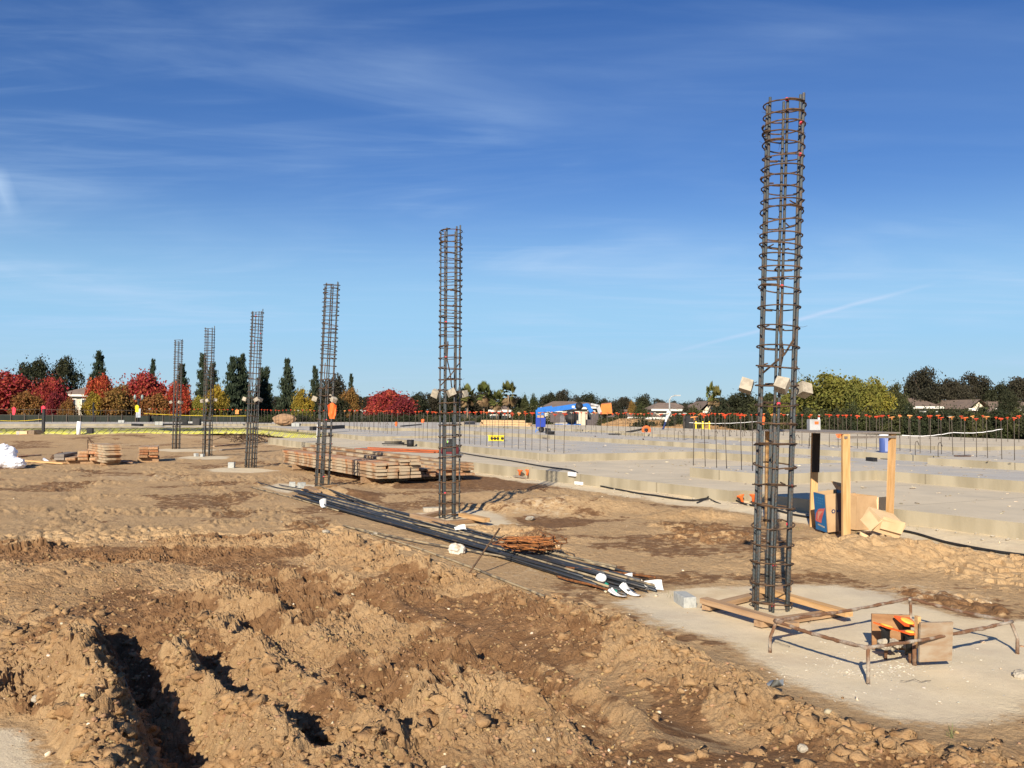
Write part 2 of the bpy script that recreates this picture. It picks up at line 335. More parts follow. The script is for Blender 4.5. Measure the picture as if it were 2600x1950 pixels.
    # ridge of spoil along the pad, with lumps
    d, sd_, al = segd(wx, wy, RIDGE); lump = .5 + .9 * fbm(x * 2.2, y * 2.2, 95, 3)
    rf = sstep(0, .12, al) * (1 - sstep(.80, 1.0, al)) ; h += .10 * lump * rf * np.exp(-((d + sd_ * .02) / .20) ** 2) * (1 - pad)
    h -= .055 * trk * rg
    # tyre ruts
    for pl, wl, wr, hl, hr in ((RUT1, .17, .16, .17, -.17), (RUT2, .11, .14, .15, -.15), (RUT3, .14, .13, .06, -.07)):
        d, sg, al = segd(wx, wy, pl); c = d * sg; e = sstep(0, .15, al) * (1 - sstep(.85, 1, al) * (pl is not RUT1)) * (d < 1.2)
        h += e * (hl * np.exp(-((c - wl * 1.0) / wl) ** 2) * (.85 + .35 * fbm(x * 4, y * 4, 97, 2)) + hr * np.exp(-((c + wr * .9) / (wr * 1.05)) ** 2))
    # two long shallow wheel ruts running away to the right, with pushed-up rims
    for pl in (RUT4, RUT5):
        d, sg, al = segd(wx, wy, pl); e = sstep(0, .1, al) * (1 - sstep(.85, 1, al)) * (d < 1); c = d * sg
        h += e * (-.055 * np.exp(-(d / .13) ** 4) + .05 * np.exp(-((d - .22) / .08) ** 2) * (.4 + 1.1 * fbm(x * 3, y * 3, 98, 3)))
    # shallow mounds
    for (px, py, rx, ry, hm) in ((1450, 1296, 1.7, .65, .20), (1280, 1262, .9, .5, .08), (1200, 1302, 1.0, .5, .04), (2150, 1425, 1.15, .42, .13), (2340, 1430, 1.2, .42, .13), (1795, 1318, 1.1, .30, .09), (2050, 1440, .8, .5, .09), (860, 1258, .7, .5, .12), (330, 1480, 1.5, .7, .12), (30, 1500, 1.2, .7, .10), (760, 1400, 1.6, .6, .10), (1060, 1800, .9, .5, .05)):
        c = W(px, py); q = ((wx - c.x) / rx) ** 2 + ((wy - c.y) / ry) ** 2; mk = np.exp(-q * 1.4)
        f1, f2, iv = wor(wx / .22, wy / .22, 79); h += hm * mk * (.85 + .3 * np.sqrt(np.clip(1 - (f1 / .75) ** 2, 0, 1)))
    # berm below the far wing and level ground under the slab
    h += .22 * np.exp(-((u - 48.5) / 4.5) ** 2) * (1 - sstep(8, 11, v)) * sstep(20, 30, dist) * (.7 + .6 * fbm(x * .5, y * .5, 47, 3))
    flat = sstep(9.6, 10.2, v) * (1 - sstep(40, 42, u)); h = h * (1 - .85 * flat) + .05 * sstep(10.0, 10.75, v) * (1 - sstep(13, 19, u)) * (.6 + .8 * fbm(x * 2, y * 2, 48, 3)) * (1 - sstep(12, 14, v))
    h = h * (1 - sstep(55, 70, dist)) - .9 * sstep(66, 80, dist)
    for cx_, cy_ in CAGES: dd = np.hypot(x - cx_, y - cy_); h = h * sstep(.2, .75, dd)
    d = inpoly(wx, wy, WP([(860, 1330), (640, 1238), (700, 1228), (1000, 1320), (1700, 1490), (1600, 1530), (1330, 1500)])); h = h * (1 - .8 * sstep(-.2, .1, d))
    h = np.where(pad > 0, h * (1 - .92 * pad) + pad * .006 * (fbm(x * 3, y * 3, 49, 3) - .5), h)
    # colour masks
    strip = sstep(9.75, 10.35, v + .5 * (fbm(x * 1.5, y * 1.5, 55, 3) - .5)) * (1 - sstep(42, 44, u))
    padc = np.clip(np.clip(pcl, 0, 1) * (1 - sstep(.008, .03, h)) + strip * .75 + .25 * sstep(.55, .8, fbm(x * .5, y * .5, 57, 4)) * (1 - rg), 0, 1)
    damp = sstep(.50, .66, fbm(x * .75 + 2, y * .75, 59, 5)) * (1 - padc) * (.62 + .2 * rg) + .35 * rg * sstep(.45, .65, fbm(x * 2.2, y * 2.2, 60, 4))
    for pl in ([(860, 1475), (1000, 1500), (1150, 1520), (1320, 1600), (1250, 1610), (1000, 1545)], [(1380, 1960), (1500, 1905), (1650, 1880), (2000, 1900), (2500, 1945), (2600, 2050), (1300, 2050)], [(2180, 1490), (2300, 1500), (2560, 1540), (2600, 1580), (2400, 1570)], [(1580, 1440), (1720, 1465), (1600, 1482), (1450, 1465)], [(1260, 1310), (1400, 1312), (1560, 1322), (1400, 1345), (1300, 1335)], [(1650, 1745), (1780, 1770), (1800, 1830), (1700, 1840), (1640, 1790)], [(880, 1560), (1300, 1560), (1240, 1620), (900, 1600)][:0] or [(0, 1800), (120, 1790), (130, 1815), (0, 1820)], [(860, 1245), (960, 1250), (980, 1275), (860, 1265)], [(1050, 1185), (1400, 1232), (1380, 1250), (1000, 1240)]):
        damp = np.maximum(damp, sstep(-.12, .12, inpoly(wx, wy, WP(pl)) + .35 * (fbm(x * 3, y * 3, 63, 4) - .5)) * .95 * (1 - pad))
    damp = np.maximum(damp, np.exp(-(segd(wx, wy, RUT5)[0] / .13) ** 4) * .6 * rg); damp = np.clip(damp - .6 * np.clip(h - .06, 0, .2) / .1 * (dist < 12), 0, 1)
    green = sstep(64, 74, dist)
    return h, padc, damp, rg, green
CAGE_PX = [(1957, 1545), (1141, 1316), (818, 1236), (636, 1187), (526, 1158), (447, 1140)]
CAGES = [tuple(W(px, py)[:2]) for px, py in CAGE_PX]
def hg(x, y): return float(terrain(np.array([float(x)]), np.array([float(y)]))[0][0])
def hgs(xs, ys): return terrain(np.array(xs, float), np.array(ys, float))[0]

def build_ground():
    fine = np.radians(np.arange(-40, 40.001, 0.09)); coarse = np.radians(np.concatenate([np.arange(40.5, 60, 1.0), np.arange(62, 299, 6.0), np.arange(300, 319.6, 1.0)]))
    ang = np.concatenate([fine, coarse]); na = len(ang)
    rs = [0.05, .6, 1.2, 1.8, 2.3, 2.7]; r = 3.0
    while r < 12.5: rs.append(r); r *= 1.0023
    while r < 30: rs.append(r); r *= 1.0068
    while r < 95: rs.append(r); r *= 1.012
    while r < 3000: rs.append(r); r *= 1.15
    rs = np.array(rs); nr = len(rs)
    X = (rs[:, None] * np.sin(ang)[None, :]).ravel(); Y = (rs[:, None] * np.cos(ang)[None, :]).ravel()
    h, pad, damp, rg, gr = terrain(X, Y)
    co = np.empty((nr * na, 3)); co[:, 0] = X; co[:, 1] = Y; co[:, 2] = h
    i = np.arange(nr - 1)[:, None] * na; j = np.arange(na)[None, :]; j2 = (j + 1) % na
    q = np.stack([i + j, i + j2, i + na + j2, i + na + j], -1).reshape(-1, 4)[:, ::-1]
    me = bpy.data.meshes.new('ground'); me.vertices.add(nr * na); me.vertices.foreach_set('co', co.ravel())
    me.loops.add(q.size); me.loops.foreach_set('vertex_index', q.ravel().astype(np.int32)); me.polygons.add(len(q)); me.polygons.foreach_set('loop_start', np.arange(0, q.size, 4, dtype=np.int32))
    try: me.polygons.foreach_set('loop_total', np.full(len(q), 4, np.int32))
    except Exception: pass
    me.polygons.foreach_set('use_smooth', np.repeat(rs[:-1] > 12.0, na)); me.update(calc_edges=True)
    for nme, a in (('pad', pad), ('damp', damp), ('rough', rg), ('green', gr)):
        at = me.attributes.new(nme, 'FLOAT', 'POINT'); at.data.foreach_set('value', a.astype(np.float32))
    return me

def ground_material():
    m = bpy.data.materials.new('dirt'); m.use_nodes = True; t = m.node_tree; b = t.nodes['Principled BSDF']; b.inputs['Roughness'].default_value = .95; b.inputs['Specular IOR Level'].default_value = .15
    co = N(t, 'ShaderNodeTexCoord')
    def noise(sc, det=6, ro=.55):
        n = N(t, 'ShaderNodeTexNoise'); n.inputs['Scale'].default_value = sc; n.inputs['Detail'].default_value = det; n.inputs['Roughness'].default_value = ro; t.links.new(co.outputs['Object'], n.inputs['Vector']); return n.outputs[0]
    def mr(x, a, b_, c=0, d=1):
        r = N(t, 'ShaderNodeMapRange'); r.inputs[1].default_value = a; r.inputs[2].default_value = b_; r.inputs[3].default_value = c; r.inputs[4].default_value = d; t.links.new(x, r.inputs[0]); return r.outputs[0]
    def mix(f, a, b_):
        n = N(t, 'ShaderNodeMix', data_type='RGBA')
        t.links.new(f, n.inputs[0]) if not isinstance(f, float) else setattr(n.inputs[0], 'default_value', f)
        for k, v in ((6, a), (7, b_)):
            if isinstance(v, tuple): n.inputs[k].default_value = (*v, 1)
            else: t.links.new(v, n.inputs[k])
        return n.outputs[2]
    def at(n): a = N(t, 'ShaderNodeAttribute', attribute_name=n); return a.outputs['Fac']
    dry = mix(mr(noise(1.7, 8), .35, .65), (.45, .30, .16), (.325, .20, .10))
    dry = mix(mr(at('rough'), 0, 1, .55, 0), dry, (.58, .40, .215))
    dry = mix(mr(noise(14, 6, .65), .50, .70, 0, .6), dry, (.24, .13, .055))
    dry = mix(mr(noise(55, 3, .6), .58, .72, 0, .45), dry, (.56, .38, .21))
    wet = mix(mr(noise(9, 8), .4, .65), (.185, .098, .046), (.28, .162, .08))
    c = mix(mr(M(t, 'ADD', M(t, 'MULTIPLY', at('damp'), 1.25), M(t, 'MULTIPLY', M(t, 'SUBTRACT', noise(7, 9, .68), .5), 2.2)), .52, .78), dry, wet)
    pale = mix(mr(noise(3, 8), .35, .7), (.74, .61, .41), (.62, .51, .335))
    pale = mix(mr(noise(22, 8, .7), .55, .75, 0, .5), pale, (.42, .30, .18))
    pale = mix(mr(noise(1.6, 9, .62), .50, .70, 0, .7), pale, (.52, .37, .21))
    pale = mix(mr(noise(.8, 7, .55), .42, .62, 0, .45), pale, (.56, .515, .42))
    pale = mix(mr(noise(38, 5, .7), .62, .72, 0, .4), pale, (.36, .29, .20))
    c = mix(mr(M(t, 'ADD', at('pad'), M(t, 'MULTIPLY', M(t, 'SUBTRACT', noise(9, 9, .7), .5), 1.5)), .22, .60), c, pale)
    vo = N(t, 'ShaderNodeTexVoronoi'); vo.inputs['Scale'].default_value = 38; t.links.new(co.outputs['Object'], vo.inputs['Vector'])
    wn = N(t, 'ShaderNodeSeparateColor'); t.links.new(vo.outputs['Color'], wn.inputs[0])
    sp_ = M(t, 'MULTIPLY', M(t, 'LESS_THAN', vo.outputs['Distance'], .15), M(t, 'GREATER_THAN', wn.outputs[0], .93))
    c = mix(M(t, 'MULTIPLY', sp_, .6), c, (.70, .58, .42))
    c = mix(at('green'), c, (.09, .085, .045))
    t.links.new(c, b.inputs['Base Color'])
    b1 = N(t, 'ShaderNodeBump'); b1.inputs['Distance'].default_value = .012; t.links.new(mr(at('pad'), 0, 1, 1.0, .35), b1.inputs['Strength']); t.links.new(noise(75, 7, .7), b1.inputs['Height'])
    b2 = N(t, 'ShaderNodeBump'); b2.inputs['Distance'].default_value = .03; t.links.new(mr(at('pad'), 0, 1, 1.0, .14), b2.inputs['Strength']); t.links.new(noise(17, 8, .65), b2.inputs['Height']); t.links.new(b1.outputs[0], b2.inputs['Normal'])
    t.links.new(b2.outputs[0], b.inputs['Normal'])
    return m
MD = ground_material()
ground = tag(link('ground', build_ground()), kind='structure'); ground.data.materials.append(MD)

# loose clods lying on the churned dirt
def scatter_lumps(name, m, n, region, smin, smax, seed, kinds=6, power=2.2, sink=.25, sub=1, dens=None):
    rr = np.random.RandomState(seed); ks = []
    for k in range(kinds):
        v = np.array(ICO[sub][0]); f = np.array(ICO[sub][1]); w = 1 + 1.25 * (np.array([random.Random(seed * 31 + k * 7 + i).random() for i in range(len(v))]) - .5)
        v = v * w[:, None] * np.array([1, .75 + .05 * k % .3, .62]); ks.append((v, f))
    px = rr.uniform(region[0], region[1], n * 6); yy = region[2] / (rr.uniform(region[2] / region[3], 1, n * 6))
    X = (px - 1300) / FPX * yy; Y = yy; h, pad, damp, rg, gr = terrain(X, Y)
    keep = rr.rand(n * 6) < dens(X, Y, pad, rg); X, Y, h = X[keep][:n], Y[keep][:n], h[keep][:n]; n = len(X)
    V = []; F = []; o = 0; s = smin + (smax - smin) * rr.rand(n) ** power
    A = rr.rand(n) * 6.28; B = rr.uniform(-.6, .6, n)
    for i in range(n):
        v, f = ks[i % kinds]; ca, sa = math.cos(A[i]), math.sin(A[i]); cb_, sb = math.cos(B[i]), math.sin(B[i])
        q = v * s[i] * .5; q = np.stack([q[:, 0], q[:, 1] * cb_ - q[:, 2] * sb, q[:, 1] * sb + q[:, 2] * cb_], 1)
        q = np.stack([q[:, 0] * ca - q[:, 1] * sa + X[i], q[:, 0] * sa + q[:, 1] * ca + Y[i], q[:, 2] + h[i] + s[i] * (.25 - sink)], 1); V.append(q); F.append(f + o); o += len(v)
    V = np.concatenate(V); F = np.concatenate(F); me = bpy.data.meshes.new(name); me.vertices.add(len(V)); me.vertices.foreach_set('co', V.ravel()); me.loops.add(F.size); me.loops.foreach_set('vertex_index', F.ravel().astype(np.int32))
    me.polygons.add(len(F)); me.polygons.foreach_set('loop_start', np.arange(0, F.size, 3, dtype=np.int32)); me.update(calc_edges=True); me.materials.append(m)
    return tag(link(name, me), kind='stuff')
MCL = mat('clod_dirt', (.37, .235, .12), .95, col2=(.26, .15, .072), scale=9, bump=.9, bscale=90, spec=.1)
M_CR = mat('crumb_dirt', (.36, .235, .125), .95, col2=(.25, .15, .075), scale=9, spec=.1, island=.10)
def near_ridges(X, Y):
    o = np.zeros(X.shape)
    for pl in (RIDGE, RUT1, RUT2, RUT3):
        d, _, _ = segd(X, Y, pl); o = np.maximum(o, np.exp(-((d - .15) / .22) ** 2))
    return o
cl_ = scatter_lumps('dirt_clods', M_CR, 13000, (-150, 2750, 3.4, 11.5), .006, .034, 3, power=2.6, sub=0, dens=lambda X, Y, p, r: np.clip(r * (.8 - .72 * sstep(1100, 1800, X / Y * FPX + 1300)) * (.25 + sstep(.35, .6, fbm(X * 2, Y * 2, 66, 3))) + .5 * near_ridges(X, Y) * r + .03, 0, 1) * (1 - .93 * p))
tag(cl_, 'small loose crumbs of dry brown earth strewn over the churned dirt', 'dirt crumbs')
cl_ = scatter_lumps('dirt_clods', MCL, 1300, (-150, 2750, 3.4, 10.5), .03, .12, 5, power=2.6, sink=.33, dens=lambda X, Y, p, r: np.clip(r * .16 * sstep(.42, .62, fbm(X * 1.6, Y * 1.6, 68, 3)) + .75 * near_ridges(X, Y) * r, 0, 1) * (1 - .97 * p))
tag(cl_, 'larger broken clods of brown earth along the ruts and the ridge', 'dirt clods')
MPB = mat('pebble', (.66, .56, .42), .9, col2=(.45, .36, .25), scale=4, spec=.2, objvar=0, island=.25)
pb_ = scatter_lumps('pebbles', MPB, 480, (-150, 2750, 3.6, 24), .006, .038, 9, power=4.0, sink=.05, sub=0, dens=lambda X, Y, p, r: .4 - .34 * p)
tag(pb_, 'small pale pebbles and concrete crumbs scattered over the dirt', 'pebbles')
# ------------------------------------------------------------------ the concrete slab in steps
def concrete(name, col, col2, face=False):
    m = mat(name, col, .9, col2=col2, scale=1.3, lo=.35, hi=.7, bump=.25, bscale=40, spec=.2, detail=9)
    t = m.node_tree; b = t.nodes['Principled BSDF']; src = b.inputs['Base Color'].links[0].from_socket
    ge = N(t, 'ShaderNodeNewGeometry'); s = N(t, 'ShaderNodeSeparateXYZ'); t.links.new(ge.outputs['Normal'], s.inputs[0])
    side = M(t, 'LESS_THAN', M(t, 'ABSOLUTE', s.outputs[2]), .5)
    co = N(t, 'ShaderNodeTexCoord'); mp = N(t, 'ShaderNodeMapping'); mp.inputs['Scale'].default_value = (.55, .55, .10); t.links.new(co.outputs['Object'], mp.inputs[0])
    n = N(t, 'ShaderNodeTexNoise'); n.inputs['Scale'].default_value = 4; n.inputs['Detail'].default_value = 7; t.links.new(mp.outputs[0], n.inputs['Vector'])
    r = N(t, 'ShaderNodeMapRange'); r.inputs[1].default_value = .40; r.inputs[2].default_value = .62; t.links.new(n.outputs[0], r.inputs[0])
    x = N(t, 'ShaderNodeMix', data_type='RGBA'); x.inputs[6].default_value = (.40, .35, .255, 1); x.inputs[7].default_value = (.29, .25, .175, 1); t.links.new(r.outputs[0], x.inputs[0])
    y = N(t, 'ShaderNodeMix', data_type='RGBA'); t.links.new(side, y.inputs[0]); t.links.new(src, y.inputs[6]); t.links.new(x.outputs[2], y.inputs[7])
    n2 = N(t, 'ShaderNodeTexNoise'); n2.inputs['Scale'].default_value = .55; n2.inputs['Detail'].default_value = 8; n2.inputs['Roughness'].default_value = .6; t.links.new(co.outputs['Object'], n2.inputs['Vector'])
    r2 = N(t, 'ShaderNodeMapRange'); r2.inputs[1].default_value = .45; r2.inputs[2].default_value = .7; r2.inputs[4].default_value = .75; t.links.new(n2.outputs[0], r2.inputs[0])
    w = N(t, 'ShaderNodeMix', data_type='RGBA'); w.inputs[7].default_value = (.64, .54, .385, 1); t.links.new(M(t, 'MULTIPLY', r2.outputs[0], M(t, 'SUBTRACT', 1, side)), w.inputs[0]); t.links.new(y.outputs[2], w.inputs[6])
    n3 = N(t, 'ShaderNodeTexNoise'); n3.inputs['Scale'].default_value = 5; n3.inputs['Detail'].default_value = 9; n3.inputs['Roughness'].default_value = .7; t.links.new(co.outputs['Object'], n3.inputs['Vector'])
    r3 = N(t, 'ShaderNodeMapRange'); r3.inputs[1].default_value = .60; r3.inputs[2].default_value = .72; r3.inputs[4].default_value = .5; t.links.new(n3.outputs[0], r3.inputs[0])
    w3 = N(t, 'ShaderNodeMix', data_type='RGBA'); w3.inputs[7].default_value = (.30, .255, .19, 1); t.links.new(r3.outputs[0], w3.inputs[0]); t.links.new(w.outputs[2], w3.inputs[6])
    # form panel joints every 2.4 m along the slab and faint control joints on top
    rt = N(t, 'ShaderNodeMapping'); rt.inputs['Rotation'].default_value = (0, 0, -GROT); t.links.new(co.outputs['Object'], rt.inputs[0]); s2 = N(t, 'ShaderNodeSeparateXYZ'); t.links.new(rt.outputs[0], s2.inputs[0])
    jn = M(t, 'LESS_THAN', M(t, 'ABSOLUTE', M(t, 'SUBTRACT', M(t, 'FRACT', M(t, 'DIVIDE', s2.outputs[1], 2.44)), .5)), .006)
    w4 = N(t, 'ShaderNodeMix', data_type='RGBA'); w4.inputs[7].default_value = (.20, .17, .12, 1); t.links.new(M(t, 'MULTIPLY', jn, M(t, 'ADD', M(t, 'MULTIPLY', side, .3), .45)), w4.inputs[0]); t.links.new(w3.outputs[2], w4.inputs[6])
    t.links.new(w4.outputs[2], b.inputs['Base Color']); return m
MC0 = concrete('slab_concrete_dusty', (.60, .515, .38), (.48, .42, .32))
MC1 = concrete('slab_concrete', (.47, .445, .40), (.41, .39, .36))
def UV(l): return [tuple(G(u, v)[:2]) for u, v in l]
def slab(name, poly, z0, z1, m):
    mb = MB().prism(UV(poly), z0, z1); return tag(obj(name, mb, m), kind='structure')
Z0, Z1, Z2 = .25, .445, .60
EDGE = 10.8
def edge(u): return float(np.interp(u, [-8, 6.5, 13.5, 20.4, 41], [11.35, 10.98, 10.72, 10.42, 10.2]))
slab('concrete_slab', [(-8, edge(-8)), (6.5, edge(6.5)), (10.9, edge(10.9)), (10.9, edge(10.9) + .3), (11.45, edge(11.4) + .3), (11.45, edge(11.45)), (13.5, edge(13.5)), (17.9, edge(17.9)), (17.9, edge(17.9) + .35), (18.5, edge(18.5) + .35), (18.5, edge(18.5)), (20.4, edge(20.4)), (41, edge(41)), (41, 13), (54.5, 13), (54.5, -25), (67, -25), (67, 33.6), (-8, 33.6)], -.3, Z0, MC0)
slab('concrete_slab_step', [(-8, 15.3), (12.1, 15.3), (12.1, 12.3), (14.3, 12.3), (14.3, 17.6), (20, 17.6), (20, 12.5), (33.4, 13.2), (33.4, 17.4), (36, 17.4), (36, 13.2), (56.8, 14.2), (56.8, -25), (66.8, -25), (66.8, 33.4), (-8, 33.4)], Z0 - .1, Z1, MC1)
slab('concrete_slab_upper', [(-8, 18.2), (13, 18.2), (13, 19.2), (45, 19.2), (45, 17.5), (59, 17.5), (59, -25), (66.6, -25), (66.6, 33.2), (-8, 33.2)], Z1 - .1, Z2, MC1)
slab('concrete_pad', [(15, 22.5), (31, 22.5), (31, 24.2), (50, 24.2), (50, 32), (15, 32)], Z2 - .05, Z2 + .1, MC0)
slab('concrete_pad', [(-6, 21.5), (11.5, 21.5), (11.5, 23.5), (-6, 23.5)], Z2 - .05, Z2 + .09, MC1)

# thin lip of dried slurry and chips lying on the slab
mb = MB(); q = random.Random(31)
for k in range(1100):
    u_ = q.uniform(4, 40) if k % 3 else q.uniform(4, 22); v_ = q.uniform(11.6, 24); z = Z0
    if u_ < 12 and v_ > 15.4 or 20 < u_ < 33 and v_ > 13.3 or u_ > 36 and v_ > 14.2 or v_ > 17.7 or 12.1 < u_ < 14.3 and v_ > 12.4: z = Z1
    if v_ > 18.1: z = Z2 if (v_ > 19.3 or u_ < 13) else Z1
    if 14.9 < u_ < 31.1 and v_ > 22.4 or u_ < 11.6 and 21.4 < v_ < 23.6: continue
    p = G(u_, v_); s_ = q.uniform(.012, .05); mb.lump((p.x, p.y, z + s_ * .12), (s_ * q.uniform(1, 3.2), s_, s_ * .5), k, .3, 0, Matrix.Rotation(q.uniform(0, 6), 3, 'Z'))
tag(obj('slab_debris', mb, mat('chips', (.30, .24, .17), .9, col2=(.5, .43, .32), island=.45)), 'small chips and crumbs scattered over the concrete slab', 'debris', kind='stuff')
# ------------------------------------------------------------------ materials of the loose things
M_BAR = mat('steel_bar', (.088, .104, .112), .55, metal=.3, col2=(.15, .10, .07), lo=.48, hi=.70, scale=30, objvar=.15, spec=.5)
def ribs(m, sc=62.0, st=.8):
    t = m.node_tree; b = t.nodes['Principled BSDF']; co = N(t, 'ShaderNodeTexCoord'); w = N(t, 'ShaderNodeTexWave', bands_direction='Z'); w.inputs['Scale'].default_value = sc * .5; w.inputs['Distortion'].default_value = 0
    mp = N(t, 'ShaderNodeMapping'); mp.inputs['Rotation'].default_value = (.0, R(20), 0); t.links.new(co.outputs['Object'], mp.inputs[0]); t.links.new(mp.outputs[0], w.inputs[0])
    bp = N(t, 'ShaderNodeBump'); bp.inputs['Strength'].default_value = st; bp.inputs['Distance'].default_value = .004; t.links.new(w.outputs['Fac'], bp.inputs['Height']); t.links.new(bp.outputs[0], b.inputs['Normal'])
ribs(M_BAR)
M_BARG = mat('steel_bar_crusted', (.16, .165, .16), .8, metal=.1, col2=(.42, .40, .33), lo=.42, hi=.6, scale=22)
M_DBAR = mat('dark_bar', (.045, .05, .058), .5, metal=.4, col2=(.14, .105, .075), lo=.55, hi=.72, scale=5, objvar=.35, spec=.5)
M_DIRTBAR = mat('dirty_bar', (.34, .27, .17), .9, col2=(.10, .085, .07), lo=.45, hi=.6, scale=7)
M_RUST = mat('rust_hoop', (.12, .07, .04), .85, metal=.1, col2=(.05, .035, .026), scale=25, objvar=.25)
M_RUSTO = mat('bright_rust', (.30, .115, .035), .9, col2=(.13, .055, .025), scale=30, objvar=.3)
M_RUSTC = mat('rust_with_cement', (.17, .085, .045), .9, col2=(.38, .33, .27), lo=.46, hi=.66, scale=9, bump=.8, bscale=90)
M_WIRE = mat('tie_wire', (.05, .035, .028), .8)
M_PINK = mat('pink_tape', (.85, .06, .10), .5, var=.05)
M_ORANGE = mat('orange_plastic', (.85, .16, .035), .5, var=.08, objvar=.12)
M_CAPF = mat('faded_orange_cap', (.80, .32, .10), .6, var=.1, objvar=.15)
M_CAPR = mat('red_orange_cap', (.62, .07, .02), .6, var=.1, objvar=.2)
M_CAPW = mat('pale_cap', (.55, .52, .45), .6, objvar=.1)
M_YEL = mat('yellow_plastic', (.85, .62, .03), .5, var=.05)
M_BLACK = mat('black_rubber', (.018, .018, .02), .6, var=.2)
M_CONC = mat('concrete_block', (.44, .39, .31), .9, col2=(.33, .29, .23), scale=20, bump=.5, bscale=80)
M_CMU = mat('grey_block', (.42, .43, .41), .9, col2=(.33, .34, .33), scale=30, bump=.4, bscale=150)
M_WHITE = mat('white_plastic', (.80, .80, .82), .5, var=.03)
M_PAPER = mat('paper_tag', (.82, .82, .80), .8, var=.02)
M_CARD = mat('cardboard', (.50, .33, .18), .85, col2=(.44, .28, .15), scale=5, var=.05)
M_CARDL = mat('cardboard_pale', (.66, .48, .28), .85, col2=(.60, .43, .24), scale=5)
M_BOXB = mat('blue_print', (.015, .135, .33), .6, col2=(.02, .12, .27), scale=8)
M_BOXR = mat('red_print', (.62, .13, .10), .6, col2=(.52, .10, .08), scale=8)
M_BOXD = mat('brown_print', (.085, .05, .04), .7)
M_NAVY = mat('navy_print', (.02, .035, .12), .7)
def wood(name, c1, c2, ov=.18, grain=(1.0, 14, 14), scale=2.5, rough=.8, dirt=None):
    m = mat(name, c1, rough, col2=c2, lo=.36, hi=.64, scale=scale, stretch=grain, objvar=ov, bump=.25, bscale=20, spec=.25)
    if dirt:
        t = m.node_tree; b = t.nodes['Principled BSDF']; src = b.inputs['Base Color'].links[0].from_socket
        co = N(t, 'ShaderNodeTexCoord'); n = N(t, 'ShaderNodeTexNoise'); n.inputs['Scale'].default_value = 2.2; n.inputs['Detail'].default_value = 7; n.inputs['Roughness'].default_value = .62; t.links.new(co.outputs['Object'], n.inputs[0])
        r = N(t, 'ShaderNodeMapRange'); r.inputs[1].default_value = .44; r.inputs[2].default_value = .56; t.links.new(n.outputs[0], r.inputs[0])
        x = N(t, 'ShaderNodeMix', data_type='RGBA'); x.inputs[7].default_value = (*dirt, 1); t.links.new(r.outputs[0], x.inputs[0]); t.links.new(src, x.inputs[6]); t.links.new(x.outputs[2], b.inputs['Base Color'])
    return m
M_WOOD = wood('fresh_lumber', (.62, .39, .19), (.47, .27, .11))
M_WOODV = wood('post_lumber', (.62, .38, .18), (.46, .26, .10), grain=(14, 14, 1.0))
M_WOODP = wood('pinkish_lumber', (.40, .265, .155), (.29, .175, .095))
M_WOODD = wood('shade_dark_lumber', (.055, .042, .035), (.04, .032, .028), grain=(14, 14, 1))  # brace board only: near-black colour holds the shade of its inner side
M_PLY = wood('plywood', (.40, .22, .105), (.29, .15, .07), grain=(3, 3, 10))
M_PLYG = wood('weathered_plywood', (.27, .235, .20), (.20, .17, .15), grain=(2, 12, 12))
M_FORM = wood('form_plank', (.40, .235, .125), (.26, .135, .065), ov=.4, dirt=(.43, .34, .23))
M_FORMR = wood('reddish_form_plank', (.42, .19, .085), (.26, .105, .05), ov=.25, dirt=(.44, .33, .22))
M_OLUM = wood('orange_lumber', (.46, .13, .05), (.32, .085, .035), ov=.2)
M_PALE = wood('pale_lumber', (.62, .43, .24), (.50, .33, .17), ov=.1)

def tf(o, base, top, nominal):
    d = Vector(top) - Vector(base); q = Vector((0, 0, 1)).rotation_difference(d.normalized()); o.rotation_mode = 'QUATERNION'; o.rotation_quaternion = q
    s = d.length / nominal; o.scale = (1, 1, s)

# ------------------------------------------------------------------ six rebar cages
HC = 4.17; RC = .158
def ring_mesh(seed, tail=True, n=22, k=6, r=.0061):
    rr = random.Random(seed); mb = MB(); a0 = rr.uniform(0, 6.28); tx, ty = rr.uniform(-.03, .03), rr.uniform(-.03, .03)
    pts = []
    for i in range(n + 4):
        a = a0 + 2 * math.pi * i / n; q = RC + .012 + (.012 if i > n - 1 else 0) * .6 + rr.uniform(-.001, .001)
        z = tx * math.cos(a) * q * 3 + ty * math.sin(a) * q * 3 + (.009 if i > n - 1 else 0); pts.append((q * math.cos(a), q * math.sin(a), z))
    mb.tube(pts, r, k)
    if tail:
        a = a0 + 2 * math.pi * 3.4 / n; e = pts[-1]; mb.tube([e, (e[0] * .80, e[1] * .80, e[2] + .004), (e[0] * .58, e[1] * .58, e[2] + .012)], r, k); s = pts[0]; mb.tube([s, (s[0] * .78 + .02, s[1] * .78, s[2]), (s[0] * .6 + .04, s[1] * .6, s[2])], r, k)
    return mb.mesh('hoop', M_RUST)
HOOPS = [ring_mesh(i, i % 2 == 0) for i in range(6)]
BARV = MB().tube([(0, 0, 0), (0, 0, HC)], .0122, 10).mesh('vertical_bar', M_BAR)
BARS_ = MB().tube([(0, 0, 0), (0, 0, 1.44)], .0115, 8).mesh('lap_bar', M_BAR)
BLK = MB().add([( -.052, -.05, -.05), (.052, -.05, -.045), (.05, .05, -.05), (-.052, .045, -.05), (-.05, -.048, .05), (.048, -.052, .046), (.052, .05, .052), (-.046, .05, .048)], [(3, 2, 1, 0), (4, 5, 6, 7), (0, 1, 5, 4), (1, 2, 6, 5), (2, 3, 7, 6), (3, 0, 4, 7)]).mesh('spacer_block', M_CONC)
CRUST = MB()
